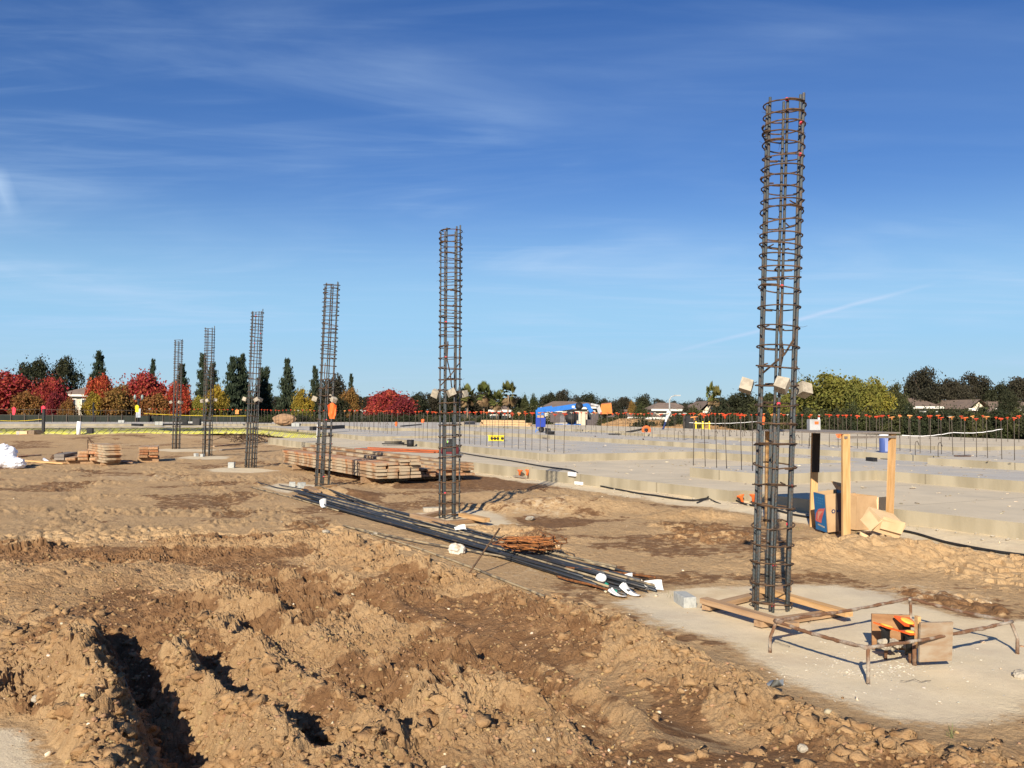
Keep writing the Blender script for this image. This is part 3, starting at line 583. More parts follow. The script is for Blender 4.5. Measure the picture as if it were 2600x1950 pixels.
WHICH = ['nearest and tallest round rebar cage, standing on the pale pad in the right foreground', 'second round rebar cage, left of centre beside the long bar bundle', 'third round rebar cage, before the long plank stack, with an orange vest',
         'fourth round rebar cage, left of the long plank stack on a pale patch', 'fifth round rebar cage, between the yellow tree and the farthest cage', 'farthest and smallest round rebar cage, at the left end of the row']
TOPS = [(1993, 236), (1145, 573), (843, 714), (654, 784), (533, 828), (454, 861)]
for ci, ((bx, by), (tx, ty)) in enumerate(zip(CAGE_PX, TOPS)):
    b = W(bx, by); D = b.y; top = WD(tx, ty, D)
    root = thing('rebar_cage', WHICH[ci], 'rebar cage', b + Vector((0, 0, -.02)), group='round rebar cages in a row along the slab'); tf(root, b, top, HC)
    a0 = [R(20), R(8), R(50), R(31), R(12), R(40)][ci]; rr = random.Random(40 + ci)
    for k in range(6):
        a = a0 + k * math.pi / 3; o = link('vertical_bar', BARV, root, (RC * .93 * math.cos(a), RC * .93 * math.sin(a), rr.uniform(-.09, 0) if k else .03)); o.rotation_euler = (rr.uniform(-.003, .003), rr.uniform(-.003, .003), rr.uniform(0, 6))
        a += .155 * (1 if k % 2 else -1) * (1 if k not in (2, 5) else -1); link('lap_bar', BARS_, root, (RC * .93 * math.cos(a), RC * .93 * math.sin(a), rr.uniform(-.1, .06)))
    z = .07; zs = []
    while z < 2.56: zs.append(z); z += .158 + rr.uniform(-.012, .012)
    while z < HC - .03: zs.append(z); z += .0885 + rr.uniform(-.008, .008)
    for k, z in enumerate(zs):
        o = link('hoop', HOOPS[(k * 5 + ci) % 6], root, (0, 0, z)); o.rotation_euler = (rr.uniform(-.02, .02), rr.uniform(-.03, .02), rr.uniform(0, 6.28)); sc_ = 1 + rr.uniform(-.012, .012); o.scale = (sc_, sc_, 1)
    for k, a in enumerate([R(-97), R(12), R(165)] if ci == 0 else [a0 + R(30), a0 + R(150), a0 + R(270)]):
        rad = RC + .085; o = link('spacer_block', BLK, root, (rad * math.cos(a), rad * math.sin(a), 1.80 + rr.uniform(-.02, .03))); o.rotation_euler = (rr.uniform(-.5, .5), rr.uniform(-.5, .5), a + rr.uniform(-.4, .4)); s_ = .98; o.scale = (s_, s_, s_)
        MBk = MB().tube([(rad * math.cos(a), rad * math.sin(a), 1.80), (RC * math.cos(a), RC * math.sin(a), 1.83)], .004, 4); obj('tie_wire', MBk, M_WIRE, root)
    q = RC * .9
    mb = MB().tube([(q * math.cos(R(-100)) , q * math.sin(R(-100)) - .015, 2.52), (q * math.cos(R(-100)) - .012, -q, 2.27), (.01, -q * .8, 2.06), (.02, .02, 1.90), (.06, q * .5, 1.74)], .0088, 8); obj('diagonal_brace', mb, M_RUST, root)
    mb = MB().tube([(q * .97, -.02, 2.46), (q * .97, -.04, 2.22), (.02, -q * .8, 2.05), (-q * .95, -.06, 1.90)], .0082, 8); obj('diagonal_brace', mb, M_RUST, root)
    if ci < 4:
        wm = MB(); n_ = 34 if ci == 0 else 14
        for k in range(n_):
            z = rr.choice(zs); a = a0 + rr.randint(0, 5) * math.pi / 3; x, y = (RC + .02) * math.cos(a), (RC + .02) * math.sin(a); L = rr.uniform(.02, .06)
            p = [(x, y, z)]; dx, dy, dz = math.cos(a + rr.uniform(-.9, .9)), math.sin(a + rr.uniform(-.9, .9)), rr.uniform(-.9, .6)
            p += [(x + dx * L * .5, y + dy * L * .5, z + dz * L * .3), (x + dx * L, y + dy * L, z + dz * L + rr.uniform(-.02, .02))]; wm.tube(p, .0013, 3, cap=False)
        for z in zs:
            for k in range(6):
                a = a0 + k * math.pi / 3; wm.box(((RC + .006) * math.cos(a), (RC + .006) * math.sin(a), z), (.013, .013, .011), a + rr.uniform(-.5, .5))
        tag(obj('tie_wire', wm, M_WIRE, root), kind='stuff')
        for k in range(9 if ci == 0 else 4):
            a = a0 + [4, 5, 4, 4, 5, 0, 4, 4, 5][k] * math.pi / 3; z = zs[[-1, -3, 16, 10, 6, 4, 2, 0, -6][k]] if ci == 0 else rr.choice(zs)
            mt = MB().lathe([(.0125, -.011), (.0165, -.004), (.015, .006), (.0125, .012)], 9, (RC * .93 * math.cos(a), RC * .93 * math.sin(a), z + .005)); obj('marking_tape', mt, M_PINK, root)
# the cage feet stand in slurry, spattered
vest = MB(); p0 = WD(843, 1047, CAGES[2][1] - .22)
def cloth(c, w, h, seed, nx=6, nz=8, fold=.05, yaw=0.0):
    rr = random.Random(seed); vs = []; fs = []
    for j in range(nz + 1):
        for i in range(nx + 1):
            u_ = i / nx - .5; v_ = j / nz; wd_ = w * (1 - .35 * v_ * abs(math.sin(v_ * 5 + seed)))
            x = u_ * wd_; y = fold * math.sin(u_ * 9 + v_ * 3 + seed) * (1 - .5 * v_) + rr.uniform(-1, 1) * fold * .2
            vs.append(Vector((x * math.cos(yaw) - y * math.sin(yaw) + c[0], x * math.sin(yaw) + y * math.cos(yaw) + c[1], c[2] - v_ * h + .1 * h * math.cos(u_ * 5) * (1 - v_))))
    for j in range(nz):
        for i in range(nx): a = j * (nx + 1) + i; fs.append((a, a + 1, a + nx + 2, a + nx + 1))
    return vs, fs
def cloth_obj(name, c, w, h, seed, m, th=.008, fold=.05, yaw=0.0):
    vs, fs = cloth(c, w, h, seed, fold=fold, yaw=yaw); off = Vector((0, -th, 0)); n = len(vs)
    mb = MB().add(vs + [v + off for v in vs], [f[::-1] for f in fs] + [tuple(i + n for i in f) for f in fs], True); return obj(name, mb, m)
tag(cloth_obj('orange_vest', (p0.x, p0.y, p0.z + .17), .17, .30, 3, M_ORANGE), 'bright orange safety vest hung on the right side of the third rebar cage', 'vest')

# wooden spacer frames round the feet of the first two cages
def plank(p0, p1, w, h, m, parent, name='board', up=(0, 0, 1)):
    p0 = Vector(p0); p1 = Vector(p1); L = (p1 - p0).length; x = (p1 - p0).normalized(); y = Vector(up).cross(x).normalized(); z = x.cross(y)
    mb = MB().box((0, 0, 0), (L, w, h), jit=.0015); me = mb.mesh(name, m); o = link(name, me, parent); o.matrix_world = Matrix.Translation((p0 + p1) / 2) @ Matrix((x, y, z)).transposed().to_4x4(); return o
def frame(label, pts, w=.085, h=.042):
    c = sum((Vector((p[0][0] + p[1][0], p[0][1] + p[1][1], 0)) for p in pts), Vector()) / (2 * len(pts)); root = thing('wooden_frame', label, 'wooden frame', (c.x, c.y, 0))
    bpy.context.view_layer.update()
    for k, (a, b, z) in enumerate(pts):
        a = Vector((a[0], a[1], z)); b = Vector((b[0], b[1], z)); o = plank(a, b, w, h, (M_WOODP, M_WOOD, M_WOODP, M_WOODP)[k % 4], None, 'board'); o.matrix_world = Matrix.Translation(-root.location) @ o.matrix_world; o.parent = root
    return root
def W2(a, b): return W(a, b)[:2]
frame('pinkish square frame of crossed timbers around the foot of the nearest cage', [(W(1786, 1518, .1)[:2], W(2020, 1583, .1)[:2], .082), (W(1930, 1490, .1)[:2], W(2156, 1553, .1)[:2], .082), (W(1792, 1547, .02)[:2], W(2000, 1497, .02)[:2], .034), (W(1924, 1589, .02)[:2], W(2135, 1558, .02)[:2], .034)], .078, .042)
frame('small orange brown timber frame around the foot of the second cage', [(W(1048, 1306, .1)[:2], W(1134, 1326, .1)[:2], .085), (W(1172, 1304, .1)[:2], W(1236, 1318, .1)[:2], .085), (W(1046, 1321, .02)[:2], W(1140, 1299, .02)[:2], .034), (W(1094, 1334, .02)[:2], W(1238, 1321, .02)[:2], .034)], .10, .055)
frame('short brown timbers crossed at the foot of the third cage', [(W(780, 1236, .1)[:2], W(806, 1247, .1)[:2], .085), (W(770, 1246, .02)[:2], W(850, 1236, .02)[:2], .034)], .12, .06)

def block(label, c, d, rot, m=M_CMU, cat='concrete block', tilt=(0, 0), seed=1, name='concrete_block', group=None, z=None):
    rr = random.Random(seed); mb = MB().box((0, 0, 0), d, jit=.003)
    o = obj(name, mb, m, None, (c[0], c[1], (hg(c[0], c[1]) if z is None else z) + d[2] / 2 - .004), (tilt[0], tilt[1], rot)); 
    bv = o.modifiers.new('bevel', 'BEVEL'); bv.width = min(d) * .07; bv.segments = 2
    return tag(o, label, cat, group)
cA = W(1742, 1538); block('pale grey concrete block alone on the pad, left of the nearest cage', (cA.x, cA.y + .05), (.11, .25, .09), R(9))
for k, (px, py, s, lb) in enumerate([(742, 1237, .11, 'small grey concrete cube, left one of two beside the third cage'), (766, 1240, .12, 'small grey concrete cube, right one of two beside the third cage'), (498, 1159, .11, 'grey concrete cube on the patch left of the fifth cage'), (514, 1160, .10, 'smaller concrete cube just beside another, left of the fifth cage'), (588, 1188, .16, 'grey concrete lump on the patch left of the fourth cage')]):
    c = W(px, py); block(lb, (c.x, c.y), (s * 1.1, s, s), R(15 + 20 * k), M_CMU)
c = W(1102, 1301); block('flat pale slab fragment behind the frame of the second cage', (c.x, c.y + .1), (.36, .16, .07), R(10), M_CONC)
for k, (px, py, s, lb) in enumerate([(1160, 1408, (.20, .14, .14), 'white and grey rock lying beside the long bar bundle'), (828, 1364, (.12, .08, .05), 'white rock at the left edge of the bar bundle'), (1346, 1319, (.17, .13, .07), 'flat pale stone on the damp dirt right of the second cage'), (952, 1362, (.10, .08, .04), 'small white stone under the thin loose bar'), (2590, 1720, (.10, .08, .05), 'pale stone near the right edge of the pad'), (92, 1803, (.06, .05, .035), 'white stone chip beside the pale slab corner at lower left'), (2038, 1906, (.05, .045, .04), 'white pebble in the dark damp soil, bottom right')]):
    c = W(px, py); o = obj('rock', MB().lump((0, 0, 0), s, 11 + k, .12, 2), M_CONC if k else mat('white_rock', (.60, .56, .49), .85, col2=(.42, .33, .23), lo=.48, hi=.6, scale=12), None, (c.x, c.y, hg(c.x, c.y) + s[2] * .3), (0, .2, k)); tag(o, lb, 'rock')

# ------------------------------------------------------------------ bent bar frame with template and capped bolts
fr = thing('bent_bar_frame', 'rusty cement-crusted bar frame on four bent legs, front right', 'bar frame', W(2262, 1640))
def local(root, p): return Vector(p) - root.location
FT = {'A': W(1955, 1657), 'B': W(2204, 1737), 'Cc': W(2583, 1660), 'D': W(2312, 1592)}
for k in FT: FT[k] = Vector((FT[k].x, FT[k].y, 0))
TP = {k: v + Vector((0, 0, .213)) for k, v in FT.items()}; TP['A'] += Vector((.03, -.01, 0)); TP['Cc'] += Vector((-.03, 0, 0))
def wob(a, b, n, amp, seed):
    rr = random.Random(seed); return [a.lerp(b, i / n) + Vector((rr.uniform(-amp, amp), rr.uniform(-amp, amp), rr.uniform(-amp, amp) - .012 * math.sin(math.pi * i / n))) for i in range(n + 1)]
for k, (a, b) in enumerate((('A', 'D'), ('A', 'B'), ('B', 'Cc'), ('Cc', 'D'))):
    ps = [local(fr, p) for p in wob(TP[a], TP[b], 26, .0022, k)]; rr = random.Random(k + 5); obj('top_bar', MB().tube(ps, [rr.uniform(.0095, .0145) for _ in ps], 8), M_RUSTC, fr)
for k in FT:
    inw = (sum(FT.values(), Vector()) / 4 - FT[k]).normalized()
    ps = [FT[k] + Vector((0, 0, -.03)), FT[k] + Vector((.002, 0, .1)), TP[k] - Vector((0, 0, .03)), TP[k] + inw * .012 - Vector((0, 0, .006)), TP[k] + inw * .06]; obj('leg', MB().tube([local(fr, p) for p in ps], [.013, .0115, .0115, .012, .011], 8), M_RUSTC, fr)
tm = thing('anchor_template', 'two plywood plates holding capped anchor bolts inside the rusty bar frame', 'anchor template', W(2300, 1655, 0))
def quad_plate(root, name, px, D, w, h, yaw, tilt, m, th=.018):
    c = WD(px[0], px[1], D); mb = MB().box((0, 0, 0), (w, th, h), jit=.002); return obj(name, mb, m, root, local(root, c), (tilt, 0, yaw))
quad_plate(tm, 'plywood_plate', (2262, 1604), 6.02, .245, .235, R(-9), R(-2), M_PLY)
quad_plate(tm, 'plywood_plate', (2375, 1629), 5.62, .225, .245, R(9), R(3), wood('worn_plywood', (.34, .22, .13), (.42, .34, .25), grain=(3, 3, 9)))
pl2 = quad_plate(tm, 'cleat', (2330, 1605), 5.66, .02, .2, R(9), 0, M_WOOD, .04)
capm = MB().box((0, 0, 0), (.115, .115, .010)); 
for k, (px, py, D, tl, yw, sc_) in enumerate([(2250, 1591, 5.8, (.10, .28), .5, 1.0), (2303, 1579, 5.92, (.30, .16), .25, 1.05), (2312, 1606, 5.72, (.0, .05), .3, .85)]):
    c = WD(px, py, D); cap = obj('bolt_cap', capm, mat('cap_orange', (.85, .13, .02), .5) if k == 0 else bpy.data.materials['cap_orange'], tm, local(tm, c), (tl[0], tl[1], yw)); cap.scale = (sc_,) * 3
    obj('cap_top', MB().lathe([(.043, 0), (.040, .005), (.025, .009), (0.004, .010)], 12, (0, 0, .0055)), mat('cap_yellow', (.95, .55, .08), .5) if k == 0 else bpy.data.materials['cap_yellow'], cap)
    obj('bolt_sleeve', MB().lathe([(.024, -.12), (.028, -.02), (.045, .0)], 10), M_BLACK, tm, local(tm, c + Vector((0, .01, -.008))))
    obj('anchor_bolt', MB().tube([(0, 0, -c.z + .0), (0, 0, -.08)], .011, 8), M_RUSTC, tm, local(tm, c + Vector((.0, .01, 0))))
mb = MB(); rr = random.Random(8)
for k in range(26): c = WD(rr.uniform(2232, 2320), rr.uniform(1628, 1645), 5.85 + rr.uniform(-.15, .15)); mb.lump(local(tm, c), (rr.uniform(.03, .08), rr.uniform(.03, .08), rr.uniform(.02, .05)), k, .3, 1)
tag(obj('cement_spill', mb, M_CONC, tm), kind='stuff')
for k, (px, py) in enumerate(((2250, 1661), (2322, 1690))):
    c = W(px, py, 0); obj('foot', MB().tube([(0, 0, -.02), (0, 0, .14)], .014, 8), M_RUSTC, tm, local(tm, c))
M_CRB = mat('cement_crumb', (.50, .455, .37), .9, col2=(.37, .34, .29), island=.22)
# crushed grey cement crumbs round it
mb = MB(); rr = random.Random(5)
for k in range(1100):
    px = rr.gauss(2230, 75); py = 1668 + rr.gauss(22, 20) + (px - 2230) * .05; 
    if rr.random() < .25: px, py = rr.uniform(1950, 2560), rr.uniform(1610, 1790)
    c = W(px, py); s_ = rr.uniform(.004, .009) + .018 * rr.random() ** 5; mb.lump((c.x, c.y, s_ * .1), (s_, s_ * .8, s_ * .5), k, .35, 0, Matrix.Rotation(rr.uniform(0, 6), 3, 'Z'))
tag(obj('cement_crumbs', mb, M_CRB), 'grey crumbs of broken cement around the rusty bar frame', 'cement crumbs', kind='stuff')
# bits of tie wire lying on the pad
for k, (px, py, lb) in enumerate([(1850, 1560, 'thin curled tie wire on the pad before the timber frame'), (2060, 1580, 'short curled wire lying between frame and rusty bars'), (1985, 1640, 'thin wire loop beside the left leg of the bar frame'), (2325, 1735, 'small twig on the pad below the plywood plates')]):
    c = W(px, py); rr = random.Random(k); mb = MB().tube([(x * .03, rr.uniform(-.02, .02), .006 + abs(rr.uniform(0, .012))) for x in range(-3, 4)], .0016, 4); tag(obj('tie_wire', mb, M_WIRE, None, (c.x, c.y, .004), (0, 0, k)), lb, 'wire')

# ------------------------------------------------------------------ the long bundle of reinforcing bars
rr = random.Random(21)
S0 = W(815, 1259); E0 = W(1640, 1486); S1 = W(770, 1268); E1 = W(1535, 1503); axis = (E0 - S0).normalized(); side = Vector((axis.y, -axis.x, 0))
def bar(p0, p1, z0, r, m, label, group=None, wobble=.012, n=16, seed=0, endz=None):
    q = random.Random(seed); xs = []; p0 = Vector(p0); p1 = Vector(p1); ph = q.uniform(0, 6); sd2 = Vector((p1 - p0)).normalized(); sd2 = Vector((sd2.y, -sd2.x, 0))
    L = [(p0.lerp(p1, i / n) + sd2 * (wobble * 2.5 * math.sin(ph + i / n * 4) + q.uniform(-wobble, wobble) * .25)) for i in range(n + 1)]
    hh = hgs([p.x for p in L], [p.y for p in L]); hs_ = [max(hh[max(0, i - 1):i + 2]) for i in range(n + 1)]
    hs_ = [sum(hs_[max(0, i - 2):i + 3]) / len(hs_[max(0, i - 2):i + 3]) for i in range(n + 1)]
    org = Vector((p0.x, p0.y, 0)); ps = [Vector((p.x, p.y, hs_[i] + z0)) - org for i, p in enumerate(L)]
    return tag(obj('reinforcing_bar', MB().tube(ps, r, 7), m, None, org), label, 'reinforcing bar', group)
LB = 'long dark reinforcing bar in the loose bundle lying across the dirt'
for k in range(44):
    t = (k % 15) / 14; layer = k // 15; f = rr.random()
    a = S0.lerp(S1, t) + axis * rr.uniform(-.9, .9) + side * rr.uniform(-.16, .16); b = E0.lerp(E1, t) + axis * rr.uniform(-.65, .3) + side * rr.uniform(-.10, .10)
    if t > .35 and t < .5: a += axis * rr.uniform(.3, .9)
    bar(a, b, .014 + layer * .022, .0105, M_DBAR if k % 5 else M_DIRTBAR, LB if k % 5 else 'long mud-dusted bar within the dark loose bundle lying across the dirt', 'dark reinforcing bars in the long bundle' if k % 5 else 'mud-dusted bars within the long bundle', .012, 14, k)
for k, (a, b, m, lb, z) in enumerate([((1010, 1330), (1640, 1478), M_DIRTBAR, 'pale mud-coated bar along the far side of the bundle', .03), ((1050, 1345), (1560, 1462), M_DIRTBAR, 'pale mud-coated bar passing under the rusty stirrups', .085), ((880, 1340), (1386, 1517), M_DIRTBAR, 'single thin pale bar curving away in front of the bundle', .012),
                                     ((900, 1352), (1300, 1425), M_DIRTBAR, 'grey dusty bar on the near edge of the bundle', .03), ((650, 1232), (900, 1276), M_DBAR, 'dark bar at the far tip of the bundle', .02), ((706, 1235), (1100, 1330), M_DBAR, 'second dark bar at the far tip of the bundle', .03), ((640, 1240), (860, 1300), M_DIRTBAR, 'dusty bar at the far left of the bundle', .02),
                                     ((1420, 1470), (1555, 1513), M_RUSTO, 'rusty orange bar end curling out of the bundle near the paper tags', .03), ((1440, 1455), (1664, 1483), M_RUSTO, 'rust orange bar lying over the far end of the bundle', .06)]):
    bar(W(*a), W(*b), z, .011, m, lb, None, .03 if k == 2 else .01, 18, 90 + k)
# rusty stirrups thrown on the bundle
def stirrup(seed):
    q = random.Random(seed); L = .205 + q.uniform(-.03, .03); w = .055 + q.uniform(0, .03); pts = []
    for cx_, cy_, a0 in ((L, w, 0), (-L, w, 90), (-L, -w, 180), (L, -w, 270)):
        for j in range(4): a = R(a0 + 30 * j); pts.append((cx_ + .028 * math.cos(a), cy_ + .028 * math.sin(a), q.uniform(-.004, .004)))
    pts = [(L + .028, w - .05, .03)] + pts[0:] + [(L + .028, -w + .0, .0), (L + .02, w * .4, .02), (L - .03, w * .7, .05)]; return MB().tube(pts, .0062, 6).mesh('stirrup', M_RUSTO)
SM = [stirrup(i) for i in range(4)]; cS = W(1352, 1424)
for k in range(20):
    u_ = rr.uniform(-.16, .08); o = link('stirrup', SM[k % 4], None, (cS.x + u_ + rr.uniform(-.05, .05), cS.y - .25 * u_ + rr.uniform(-.16, .16) + .1, .105 + .0065 * k)); o.rotation_euler = (rr.uniform(-.12, .12), rr.uniform(-.10, .10), R(-14) + rr.uniform(-.35, .30))
    tag(o, 'orange rusty bar stirrup in the tangled heap on the bundle', 'stirrup', 'rusty stirrups heaped on the bundle')
# stake leaning over the bundle
b0 = W(1183, 1468); t0 = WD(1269, 1341, b0.y + .35); tag(obj('steel_stake', MB().tube([b0, b0.lerp(t0, .5) + Vector((.003, 0, .006)), t0], .009, 7), M_RUST), 'brown steel stake leaning up across the bar bundle', 'stake')
b1 = W(1233, 1396); t1 = WD(1281, 1364, b1.y + .2); tag(obj('steel_stake', MB().tube([b1 + Vector((0, 0, .05)), t1 + Vector((0, 0, .02))], .006, 6), M_RUST), 'thin short rusty rod sticking out behind the leaning stake', 'stake')
# tags
def paper(label, px, py, w, l, yaw, curl=.04, seed=0, text=None, z=.02, m=None):
    c = W(px, py); q = random.Random(seed); vs = []; nx, ny = 5, 8
    for j in range(ny + 1):
        for i in range(nx + 1): u_, v_ = i / nx - .5, j / ny - .5; vs.append((u_ * w, v_ * l, curl * (2 * v_ * v_ + .6 * u_ * v_ * 2 + .25 * math.sin(u_ * 5 + seed)) + q.uniform(-.002, .002)))
    fs = [(j * (nx + 1) + i, j * (nx + 1) + i + 1, (j + 1) * (nx + 1) + i + 1, (j + 1) * (nx + 1) + i) for j in range(ny) for i in range(nx)]
    n = len(vs); mb = MB().add(vs + [(x, y, zz - .0015) for x, y, zz in vs], fs + [tuple(n + i for i in f[::-1]) for f in fs], True)
    root = obj('paper_tag', mb, m or M_PAPER, None, (c.x, c.y, hg(c.x, c.y) + z), (R(18), 0, yaw)); tag(root, label, 'paper tag')
    return root
def text_obj(name, txt, size, m, parent, loc, rot, ext=.0005):
    cu = bpy.data.curves.new(name, 'FONT'); cu.body = txt; cu.size = size; cu.extrude = ext; cu.align_x = 'CENTER'; cu.align_y = 'CENTER'; cu.materials.append(m); cu.resolution_u = 2
    t_ = bpy.data.objects.new(name, cu); C.objects.link(t_); bpy.context.view_layer.update(); me = bpy.data.meshes.new_from_object(t_.evaluated_get(bpy.context.evaluated_depsgraph_get())); bpy.data.objects.remove(t_); return link(name, me, parent, loc, rot)
p = paper('white paper tag with dark printed words, rightmost on the bundle end', 1660, 1497, .16, .11, R(4), .02, 1, z=.035); p.rotation_euler = (R(38), 0, R(4)); M_INK = mat('ink', (.10, .10, .16), .8)
text_obj('printing', 'Commercial Steel', .0165, M_INK, p, (0, .022, .012), (0, 0, R(2)))
p = paper('long white tag with a blue side line, middle of the three by the bar ends', 1603, 1510, .075, .24, R(38), .05, 2, z=.02)
obj('printed_line', MB().box((.02, 0, .008), (.008, .15, .001)), mat('blue_ink', (.12, .2, .35), .8), p)
paper('white tag with a green tie, left of the three by the bar ends', 1569, 1516, .09, .17, R(62), .04, 3)
o = obj('paper_tag', MB().lump((0, 0, 0), (.10, .07, .085), 5, .1, 2, flat=False), M_PAPER, None, W(1526, 1487) + Vector((0, 0, .07)), (0, .3, 0)); tag(o, 'rounded white paper tag curled on top of the bar ends', 'paper tag')
o = obj('green_tie', MB().box((0, 0, 0), (.03, .02, .04)), mat('green_tie', (.02, .30, .22), .5), None, W(1538, 1496) + Vector((0, -.01, .04)), (.2, .5, 0)); tag(o, 'small green plastic tie under the curled white tag', 'tie')
o = obj('green_tie', MB().box((0, 0, 0), (.05, .02, .02)), bpy.data.materials['green_tie'], None, W(1559, 1511) + Vector((0, 0, .035)), (.2, .1, .3)); tag(o, 'small green plastic tie at the corner of the flat white tag', 'tie')
paper('crumpled white tag at the back of the bar ends', 1592, 1477, .10, .07, R(-5), .02, 6, z=.05); p = paper('white tag lying on top of the middle of the bar bundle', 1170, 1362, .14, .12, R(20), .04, 7, z=.09)
p = paper('small white tag standing up near the far end of the bundle', 821, 1290, .10, .16, R(30), .07, 8, z=.06); p.rotation_euler = (R(55), 0, R(30))

# ------------------------------------------------------------------ stacks of form planks
def stack(where, c0, dirv, cols, w, h, L, z0=.13, seed=0, mats=(M_FORM, M_FORM, M_FORMR), jl=.15, gapc=.012):
    """c0 near front-left corner, dirv along the planks; cols = number of planks per column, counted to the right"""
    q = random.Random(seed); d = Vector((dirv[0], dirv[1], 0)).normalized(); s_ = Vector((d.y, -d.x, 0)); yaw = math.atan2(d.y, d.x); total = len(cols); meshes = {}
    for ci_, n in enumerate(cols):
        sh = 0.0
        for k in range(n):
            m = mats[q.randint(0, len(mats) - 1)]; LL = L * q.choice((1, 1, .99)); key = (m.name, round(LL, 2))
            if key not in meshes: meshes[key] = MB().box((0, 0, 0), (LL, w, h * .86), jit=.004).mesh('form_plank', m)
            off = q.uniform(-jl, jl); c = Vector(c0) + s_ * ((w + gapc) * (ci_ + .5) + q.uniform(-.012, .012)) + d * (L / 2 + off); zz = z0 + h * (k + .5) + .003 * k
            o = link('form_plank', meshes[key], None, (c.x, c.y, zz), (0, q.uniform(-.002, .002), yaw + q.uniform(-.008, .008)))
            col = 'front column' if ci_ == 0 else ('back column' if ci_ == total - 1 else ORD[ci_] + ' column'); lay = 'top' if k == n - 1 else ('bottom' if k == 0 else ORD[k] + ' up')
            tag(o, f'form plank, {lay} in the {col} of {where}', 'plank', 'wooden form planks in stacks')
    for t in (.12, .85):
        c = Vector(c0) + d * (L * t) + s_ * (len(cols) * (w + gapc) / 2); ww = len(cols) * (w + gapc) * 1.06; o = obj('support_block', MB().box((0, 0, 0), (.10, ww, z0 - .005)), M_WOODP, None, (c.x, c.y, (z0 - .005) / 2), (0, 0, yaw)); tag(o, f'brown timber under the {"near" if t < .5 else "far"} end of {where}', 'timber')
fA = W(957, 1217, .13); bA = W(728, 1176, .13)
stack('the stack behind the third cage', (fA.x, fA.y, 0), (bA - fA), [5, 5, 6, 7], .235, .066, 6.6, .13, 1, jl=.05, gapc=.02)
fB = W(1056, 1212, .10)
stack('the stack behind the second cage', (fB.x, fB.y, 0), GU, [3, 3, 2, 3, 4, 5], .225, .055, 5.2, .11, 2, (M_FORM, M_FORM, M_FORMR, M_FORM))
fC = W(262, 1178, .05)
stack('the tall far-left stack', (fC.x, fC.y, 0), Vector((-.62, .78, 0)), [7], .46, .066, 1.7, .08, 3, (M_FORM, M_FORM, M_FORMR), .12)
fC2 = W(350, 1170, .05); stack('the low far-left stack', (fC2.x, fC2.y, 0), Vector((-.35, .93, 0)), [4, 4], .26, .075, 1.5, .14, 4, (M_FORM, M_FORMR), .05)
fD = W(132, 1174, .05); stack('the scattered leftmost stack', (fD.x, fD.y, 0), Vector((-.25, .96, 0)), [2, 1, 3, 3], .26, .085, 1.6, .10, 5, (M_FORM, M_FORMR, M_PLYG), .12, .05)
for k, (a, b, lb, m) in enumerate([((225, 1165), (330, 1180), 'long plank leaning flat against the foot of the tall small stack', M_FORMR), ((60, 1174), (165, 1180), 'thin board on the dirt before the low left stack', M_WOOD), ((40, 1163), (100, 1158), 'dark board lying behind the white bag', M_FORMR), ((700, 1120), (540, 1136), 'dark plank lying behind the fourth cage', M_FORMR), ((560, 1143), (640, 1138), 'grey board on the dirt by the fifth cage', M_PLYG), ((205, 1158), (258, 1150), 'dark board at the foot of the leaning rods', M_FORMR), ((1040, 1102), (900, 1093), 'x', None)][:6]):
    A_, B_ = W(*a), W(*b); za, zb = hg(A_.x, A_.y), hg(B_.x, B_.y); o = plank((A_.x, A_.y, za + .03), (B_.x, B_.y, zb + .03), .15, .04, m, None, 'loose_plank'); tag(o, lb, 'plank')
# orange boards on the slab edge and the bag on them
oa = W(1112, 1151, Z0); oq = random.Random(4)
for k in range(5):
    a = Vector((oa.x - .1 + .11 * k, oa.y + .15 * (k % 3), Z0 + .03 + .042 * (k // 3))); b = a + Vector((-2.9 + oq.uniform(-.2, .2), 1.9 + oq.uniform(-.3, .3), 0)); tag(plank(a, b, .10, .036, M_OLUM, None, 'orange_board'), 'orange painted board in the pile on the slab left of the second cage', 'board', 'orange painted boards on the slab')
cb = W(1143, 1157, Z0); bag = thing('tool_bag', 'dark red and black tool bag on the slab behind the second cage', 'tool bag', (cb.x, cb.y, Z0))
obj('bag_body', MB().lathe([(.20, 0), (.25, .06), (.245, .2), (.19, .33), (.08, .39)], 14).transform(Matrix.Diagonal((1.1, .7, 1, 1))), mat('dark_red_cloth', (.16, .025, .03), .8), bag)
obj('bag_base', MB().lathe([(.27, 0), (.275, .05), (.255, .06)], 14).transform(Matrix.Diagonal((1.1, .72, 1, 1))), mat('grey_rubber', (.12, .12, .12), .7), bag)
obj('bag_pocket', MB().box((0, -.16, .25), (.22, .05, .22), jit=.01).box((.02, -.1, .42), (.10, .05, .14), jit=.01), M_BLACK, bag); obj('strap', MB().tube([(-.12, -.1, .3), (-.06, -.1, .48), (.07, -.1, .5), (.13, -.1, .32)], .014, 6), M_BLACK, bag)
obj('bag_clip', MB().box((-.07, -.19, .42), (.02, .02, .07)), mat('lime', (.3, .75, .1), .5), bag)

